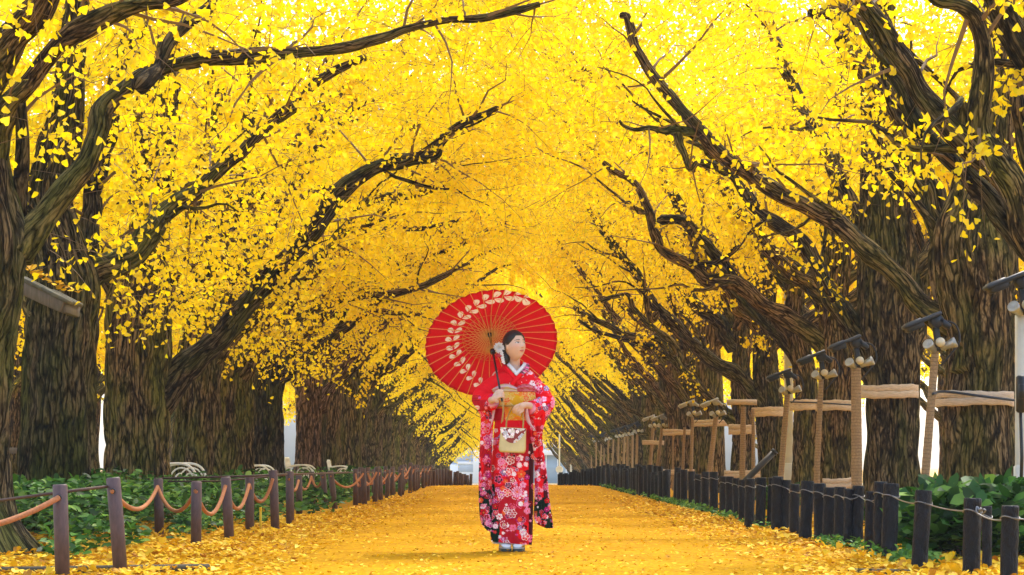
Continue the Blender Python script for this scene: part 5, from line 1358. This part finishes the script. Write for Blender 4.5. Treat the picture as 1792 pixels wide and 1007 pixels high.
# hair ornament
orn = MB(); gp = np.random.default_rng(2); oc_ = np.array([lx(873.5), -.075, lz(610)])
def petal(c, d, up, l, w, mb):
    d = unit(np.array(d)); sd_ = unit(np.cross(d, up)); nn_ = np.cross(sd_, d); T = np.array([[0,-.2,0],[.5,-.5,.12],[.9,-.35,.05],[1,0,0],[.9,.35,.05],[.5,.5,.12],[0,.2,0],[.5,0,-.02]])
    V = np.array(c)+l*T[:,:1]*d+w*T[:,1:2]*sd_+l*T[:,2:]*nn_; mb.add(V, [np.array([[0,1,7,6],[1,2,3,7],[7,3,4,5]]), np.array([[7,5,6]])])
for lay, (n_, el, l_) in enumerate([(16,8,.042),(15,30,.038),(12,52,.032),(8,72,.024)]):
    for i in range(n_):
        q = 2*np.pi*(i+.5*lay)/n_+gp.normal()*.1; e = R(el)
        d = np.array([math.cos(q)*math.cos(e), -math.sin(e), math.sin(q)*math.cos(e)]); petal(oc_, d, np.array([0,-1,.01]), l_*gp.uniform(.9,1.1), .014, orn)
orn.build('hair_flower', M['white_cloth'], person, False)
o2 = MB(); M['red_cloth'] = simple('red_cloth', (.50,.008,.014), .6)
for i in range(9):
    q = i*.7; petal(np.array([lx(873.5),-.07,lz(619)]), np.array([math.cos(q)*.6,-.5,-.9+.3*math.sin(q)]), np.array([0,-1,.2]), .04, .022, o2)
o2.build('hair_ribbon', M['red_cloth'], person, False)
o3 = MB()
for s_ in range(2):
    for i in range(6):
        c0 = np.array([lx(876+3*s_+.7*i), -.085, lz(617+3.6*i+2*s_)])
        for q in range(4): petal(c0, np.array([math.cos(q*1.57),-.3,math.sin(q*1.57)-.3]), np.array([0,-1,.1]), .0095, .009, o3)
o3.build('hair_tassel', M['white_cloth'], person, False)

# ---- feet: white split-toe socks on sandals
M['sole'] = simple('dark_sandal_sole', (.03,.045,.04), .5)
M['sandal_top'] = simple('pale_sandal_top', (.50,.50,.50), .5)
for cx_, yaw in ((lx(884),6),(lx(907.5),-5)):
    zr = empty('sandal', (cx_, -.03, 0)); zr.parent = person; zr.rotation_euler = (0,0,R(yaw))
    k = np.linspace(0,1,24); yv = .11-.235*k; hwv = (.036+.009*np.sin(np.pi*k**.8))*np.minimum(1,np.minimum(k,1-k)*9+.35)**.5
    for nm_, z0, z1, gw, mt in (('sole',.003,.024,1.0,M['sole']),('insole',.024,.030,.97,M['sandal_top'])):
        V = np.stack([np.stack([sx_*hwv*gw, yv, np.full(24,z_)],-1) for sx_, z_ in ((-1,z0),(-1,z1),(1,z1),(1,z0))],1).reshape(-1,3)
        mobj(nm_, V, [grid_faces(24,4,True), np.arange(4)[None], (92+np.arange(4))[None]], mt, zr, False)
    sb = MB(); hh = (.020+.055*(1-k)**.8)*np.minimum(1,(1-k)*7+.25)
    th_ = np.linspace(0,2*np.pi,20,endpoint=False)
    sxx = np.cos(th_); szz = np.sin(th_)
    split = 1-.16*np.exp(-((sxx-.25)/.10)**2)[None]*(sstep(.62,.85,k))[:,None]*(szz > 0)[None]
    V = np.stack([(hwv*.90)[:,None]*sxx[None], np.repeat((yv*.93)[:,None],20,1), .031+hh[:,None]*(.5+.5*szz[None])*split],-1).reshape(-1,3)
    sb.add(V, [grid_faces(24,20,True), np.arange(20)[None], (460+np.arange(20))[None]]); sb.build('tabi_sock', M['white_cloth'], zr)
    st = MB()
    for sg in (-1,1): st.tube(smoothpath([(sg*.041,.0,.035),(sg*.036,-.04,.066),(.011,-.088,.050)], n=14)[0], .006, 8)
    st.build('strap', M['sandal_top'], zr)

# ------------------------------------------------------------------ handbag in her hand
bag = empty('handbag', W0+np.array([lx(896), -.215, lz(793)]), 'small gold handbag with flowered red flap hanging from her left hand', 'handbag')
bag.scale = (1.06,)*3; bag.rotation_euler = (R(-3), R(3), R(-9))
M['gold_leather'] = simple('gold_leather', (.62,.47,.19), .4, .1, scale=14, var=.12, bump=.1)
M['bag_cloth'] = vcol_mat('flap_cloth', .5)
bw, bh, bt = .094, .165, .034
b = MB(); zz = np.linspace(0,1,14); hw_ = bw*(1-.06*zz); ht_ = bt*(1-.55*zz)
V = []
for k_, z_ in enumerate(zz):
    q = np.linspace(0,2*np.pi,40,endpoint=False); sq4 = (np.abs(np.cos(q))**7+np.abs(np.sin(q))**7)**(-1/7); rb = .86+.14*min(1,z_*8)**.5
    V.append(np.stack([hw_[k_]*np.cos(q)*sq4*rb, ht_[k_]*np.sin(q)*sq4, np.full(40,z_*bh)],1))
b.add(np.vstack(V), [grid_faces(14,40,True), np.arange(40)[None,::-1], (13*40+np.arange(40))[None]]); b.build('bag_body', M['gold_leather'], bag)
fx = np.linspace(-1,1,90); fv = np.linspace(0,1,60); FX, FV = np.meshgrid(fx,fv)
dep = .092*(1-np.abs(FX)**2.3)+.012
Xf = FX*bw*.96; Zf = bh+.004-FV*dep; Yf = -(bt*(1-.55*Zf/bh)+.004)
fb = Cloth(.2,.2,lambda u,v: np.broadcast_to(np.array([.26,.035,.02]),(*u.shape,3)).copy()); gb = np.random.default_rng(5)
for _ in range(46): fb.flower(gb.uniform(.01,.19), gb.uniform(.05,.19), gb.uniform(.008,.019), 5, *[(WHT,WHT,GLD),(np.array([.6,.5,.3]),WHT,ORG),(np.array([.35,.38,.42]),WHT,GLD)][gb.integers(3)], rot=gb.uniform(0,6))
Vf = np.vstack([np.stack([Xf,Yf,Zf],-1).reshape(-1,3), np.stack([Xf,Yf+.003,Zf],-1).reshape(-1,3)]); nf_ = 90*60
cf = fb(np.clip(Xf+.1,0,.199).ravel(), np.clip(Zf,0,.199).ravel())
gfc = grid_faces(60,90,False); mobj('flap', Vf, [gfc[:, ::-1], gfc+nf_], M['bag_cloth'], bag, True, {'col': ('FLOAT_COLOR', rgba(np.vstack([cf,cf])))})
b = MB(); b.box((0,0,bh+.003),(bw*1.86,bt*.98,.008), bev=.003); b.build('clasp_frame', M['gold_leather'], bag)
b = MB(); b.tube(smoothpath([(-.052,0,bh),(-.050,0,bh+.06),(-.025,-.004,bh+.13),(.012,-.006,bh+.165),(.045,-.004,bh+.145),(.064,0,bh+.08),(.066,0,bh)], n=50)[0], .0055, 10); b.build('handle', M['gold_cord'], bag)

# ------------------------------------------------------------------ parasol
par = empty('parasol', W0+APEX, 'open red paper parasol with a white leaf pattern, held tilted behind her head', 'parasol')
PMt = np.stack([e2, np.cross(AX,e2), AX], 1)       # local x: to her left in the picture, z: along the stick to the apex
loc = lambda P: (np.asarray(P) @ PMt.T)
PR, PHh, NR = .502, .135, 36
nr, nth = 150, 720
rad = np.linspace(.012,1,nr); th = np.linspace(0,2*np.pi,nth,endpoint=False); RD, TH = np.meshgrid(rad, th, indexing='ij')
sc = np.abs(np.cos(NR*TH/2))                       # ribs stand proud, paper sinks between
rz = -PHh*(RD**1.15); rad_m = PR*RD*(1-.014*(1-sc)*RD)
Vc = np.stack([rad_m*np.cos(TH), rad_m*np.sin(TH), rz+.006*sc*RD*(1-.2*RD)],-1)
wv = loc(Vc.reshape(-1,3))+APEX+W0                 # world points, to lay the printed garland
# garland in the canopy's own polar coordinates
gpx = np.array([(915,521),(897,517),(872,521),(850,527),(832,538),(816,550),(803,563),(796,578),(792,593),(793,607),(798,622),(807,637),(818,650),(830,663),(842,674)])
def to_local(px, py):
    """where the line of sight through a photo pixel meets the canopy cone, in parasol coordinates"""
    y = WY+.25
    for _ in range(25):
        p = at(px,py,y)-APEX-W0; q = p@PMt; target = -PHh*(np.hypot(q[0],q[1])/PR)**1.15; y += (target-q[2])/max(.3,AX[1])*.7
    return q[:2]
GP = np.array([to_local(*p) for p in gpx]); GS, gq = smoothpath(np.column_stack([GP,0*GP[:,0]]), n=240); GS = GS[:,:2]
PX = rad_m*np.cos(TH); PY = rad_m*np.sin(TH)
PRED = np.array([.50,.007,.013]); cc = np.broadcast_to(PRED,(*RD.shape,3)).copy()
cc[RD > .965] = np.array([.36,.005,.01])
npair = 17
for i in range(npair):
    f = i/(npair-1); k = int(f*238); c0 = GS[k]; tg = unit(GS[min(k+1,239)]-GS[max(k-1,0)]) ; tg = -tg; nrm = np.array([-tg[1],tg[0]])
    sz = .084*(1-.42*f)
    for sg in (-1,1):
        d = unit(tg*.75+nrm*sg*.75); ctr = c0+d*sz*.62; q1 = (PX-ctr[0])*d[0]+(PY-ctr[1])*d[1]; q2 = -(PX-ctr[0])*d[1]+(PY-ctr[1])*d[0]
        t_ = q1/(sz*.5); m = (np.abs(t_) < 1) & (np.abs(q2) < sz*.30*np.sqrt(np.clip(1-t_**2,0,1))*(1+.45*t_)) & ~((np.abs(q2+.004*sg) < .0022) & (t_ < .15))
        cc[m] = np.array([.66,.60,.56])
fc = grid_faces(nr,nth,True); Vb = Vc.reshape(-1,3)+np.array([0,0,.0012])
tpar = NT('parasol_paper'); a_ = tpar.attr('col').outputs['Color']
d_ = tpar.n('ShaderNodeBsdfDiffuse'); t2_ = tpar.n('ShaderNodeBsdfTranslucent'); mx = tpar.n('ShaderNodeMixShader', i_0=.20)
nz_ = tpar.mix(.25, a_, tpar.ramp(tpar.noise(tpar.obj(), 70, 4), [(.35,(.7,.7,.7)),(.7,(1,1,1))]), 'MULTIPLY')
tpar.l(nz_, d_.inputs[0]); tpar.l(nz_, t2_.inputs[0]); tpar.l(d_.outputs[0], mx.inputs[1]); tpar.l(t2_.outputs[0], mx.inputs[2]); tpar.l(mx.outputs[0], tpar.out.inputs[0]); tpar.t.nodes.remove(tpar.b)
mobj('canopy', loc(Vc.reshape(-1,3)), [fc], tpar.m, par, True, {'col': ('FLOAT_COLOR', rgba(cc.reshape(-1,3)))})
M['bamboo'] = simple('bamboo_rib', (.62,.30,.05), .5, scale=60, var=.15)
M['lacquer'] = simple('black_lacquer', (.008,.008,.009), .25, bump=0)
for i in range(NR):
    q = 2*np.pi*i/NR; c_, s_ = math.cos(q), math.sin(q); k = np.linspace(.03,1.045,14)
    P = np.stack([PR*k*c_, PR*k*s_, -PHh*k**1.15-.002+.004*k], 1); b = MB(); b.tube(loc(P), .0033, 6)
    rb = b.build('rib', M['bamboo'], par)
    P = np.stack([np.array([.016,.21])*c_, np.array([.016,.21])*s_, np.array([-.215,-PHh*(.21/PR)**1.15-.006])], 1)
    b = MB(); b.tube(loc(P), .0023, 5); b.build('stretcher', M['bamboo'], rb)
HL = np.linalg.norm(APEX-HAND1)
b = MB(); b.tube(loc(np.array([[0,0,.05],[0,0,-.1],[0,0,-HL*.5],[0,0,-HL-.05]])), .0078, 12); b.build('stick', M['lacquer'], par)
rot3 = PMt
b = MB(); b.lathe([(0,-.02),(.016,-.02),(.021,-.012),(.021,.012),(.016,.022),(0,.022)], 18, loc([[0,0,-.225]])[0], rot3); b.build('runner', M['lacquer'], par)
b = MB(); b.lathe([(0,-.03),(.014,-.03),(.018,-.01),(.018,.012),(.008,.04),(0,.045)], 18, loc([[0,0,.0]])[0], rot3); b.build('top_knob', M['lacquer'], par)
b = MB(); b.lathe([(0,-.012),(.011,-.012),(.011,.016),(.0,.016)], 14, loc([[0,0,-HL+.062]])[0], rot3); b.build('ferrule', M['white_cloth'], par)
a2 = np.linspace(0,2*np.pi,73); b = MB(); b.tube(loc(np.stack([.21*np.cos(a2),.21*np.sin(a2),np.full(73,-PHh*(.21/PR)**1.15-.007)],1)), .0011, 4); b.build('thread_ring', M['bamboo'], par)
b = MB(); p0 = HAND1-APEX-AX*.05
b.tube(smoothpath([p0, p0+np.array([.006,-.012,-.06]), p0+np.array([.0,-.014,-.12]), p0+np.array([-.006,-.012,-.16])], n=20)[0], .0032, 6); b.tube(smoothpath([p0, p0+np.array([.012,-.010,-.05]), p0+np.array([.008,-.014,-.11]), p0+np.array([.004,-.012,-.15])], n=20)[0], .0032, 6)
b.build('cord', M['gold_cord'], par)

# ------------------------------------------------------------------ haze along the avenue
hz = NT('haze_air'); hz.t.nodes.remove(hz.b)
pv = hz.n('ShaderNodeVolumePrincipled', i_Density=.00045); pv.inputs['Color'].default_value = (.86,.93,1,1); pv.inputs['Anisotropy'].default_value = .2
hz.l(pv.outputs[0], hz.out.inputs['Volume'])
hb = MB(); hb.box((0,420,15.5),(860,960,39))
tag(hb.build('haze', hz.m, None, False), 'pale thin haze filling the air of the avenue', 'haze', kind='stuff')
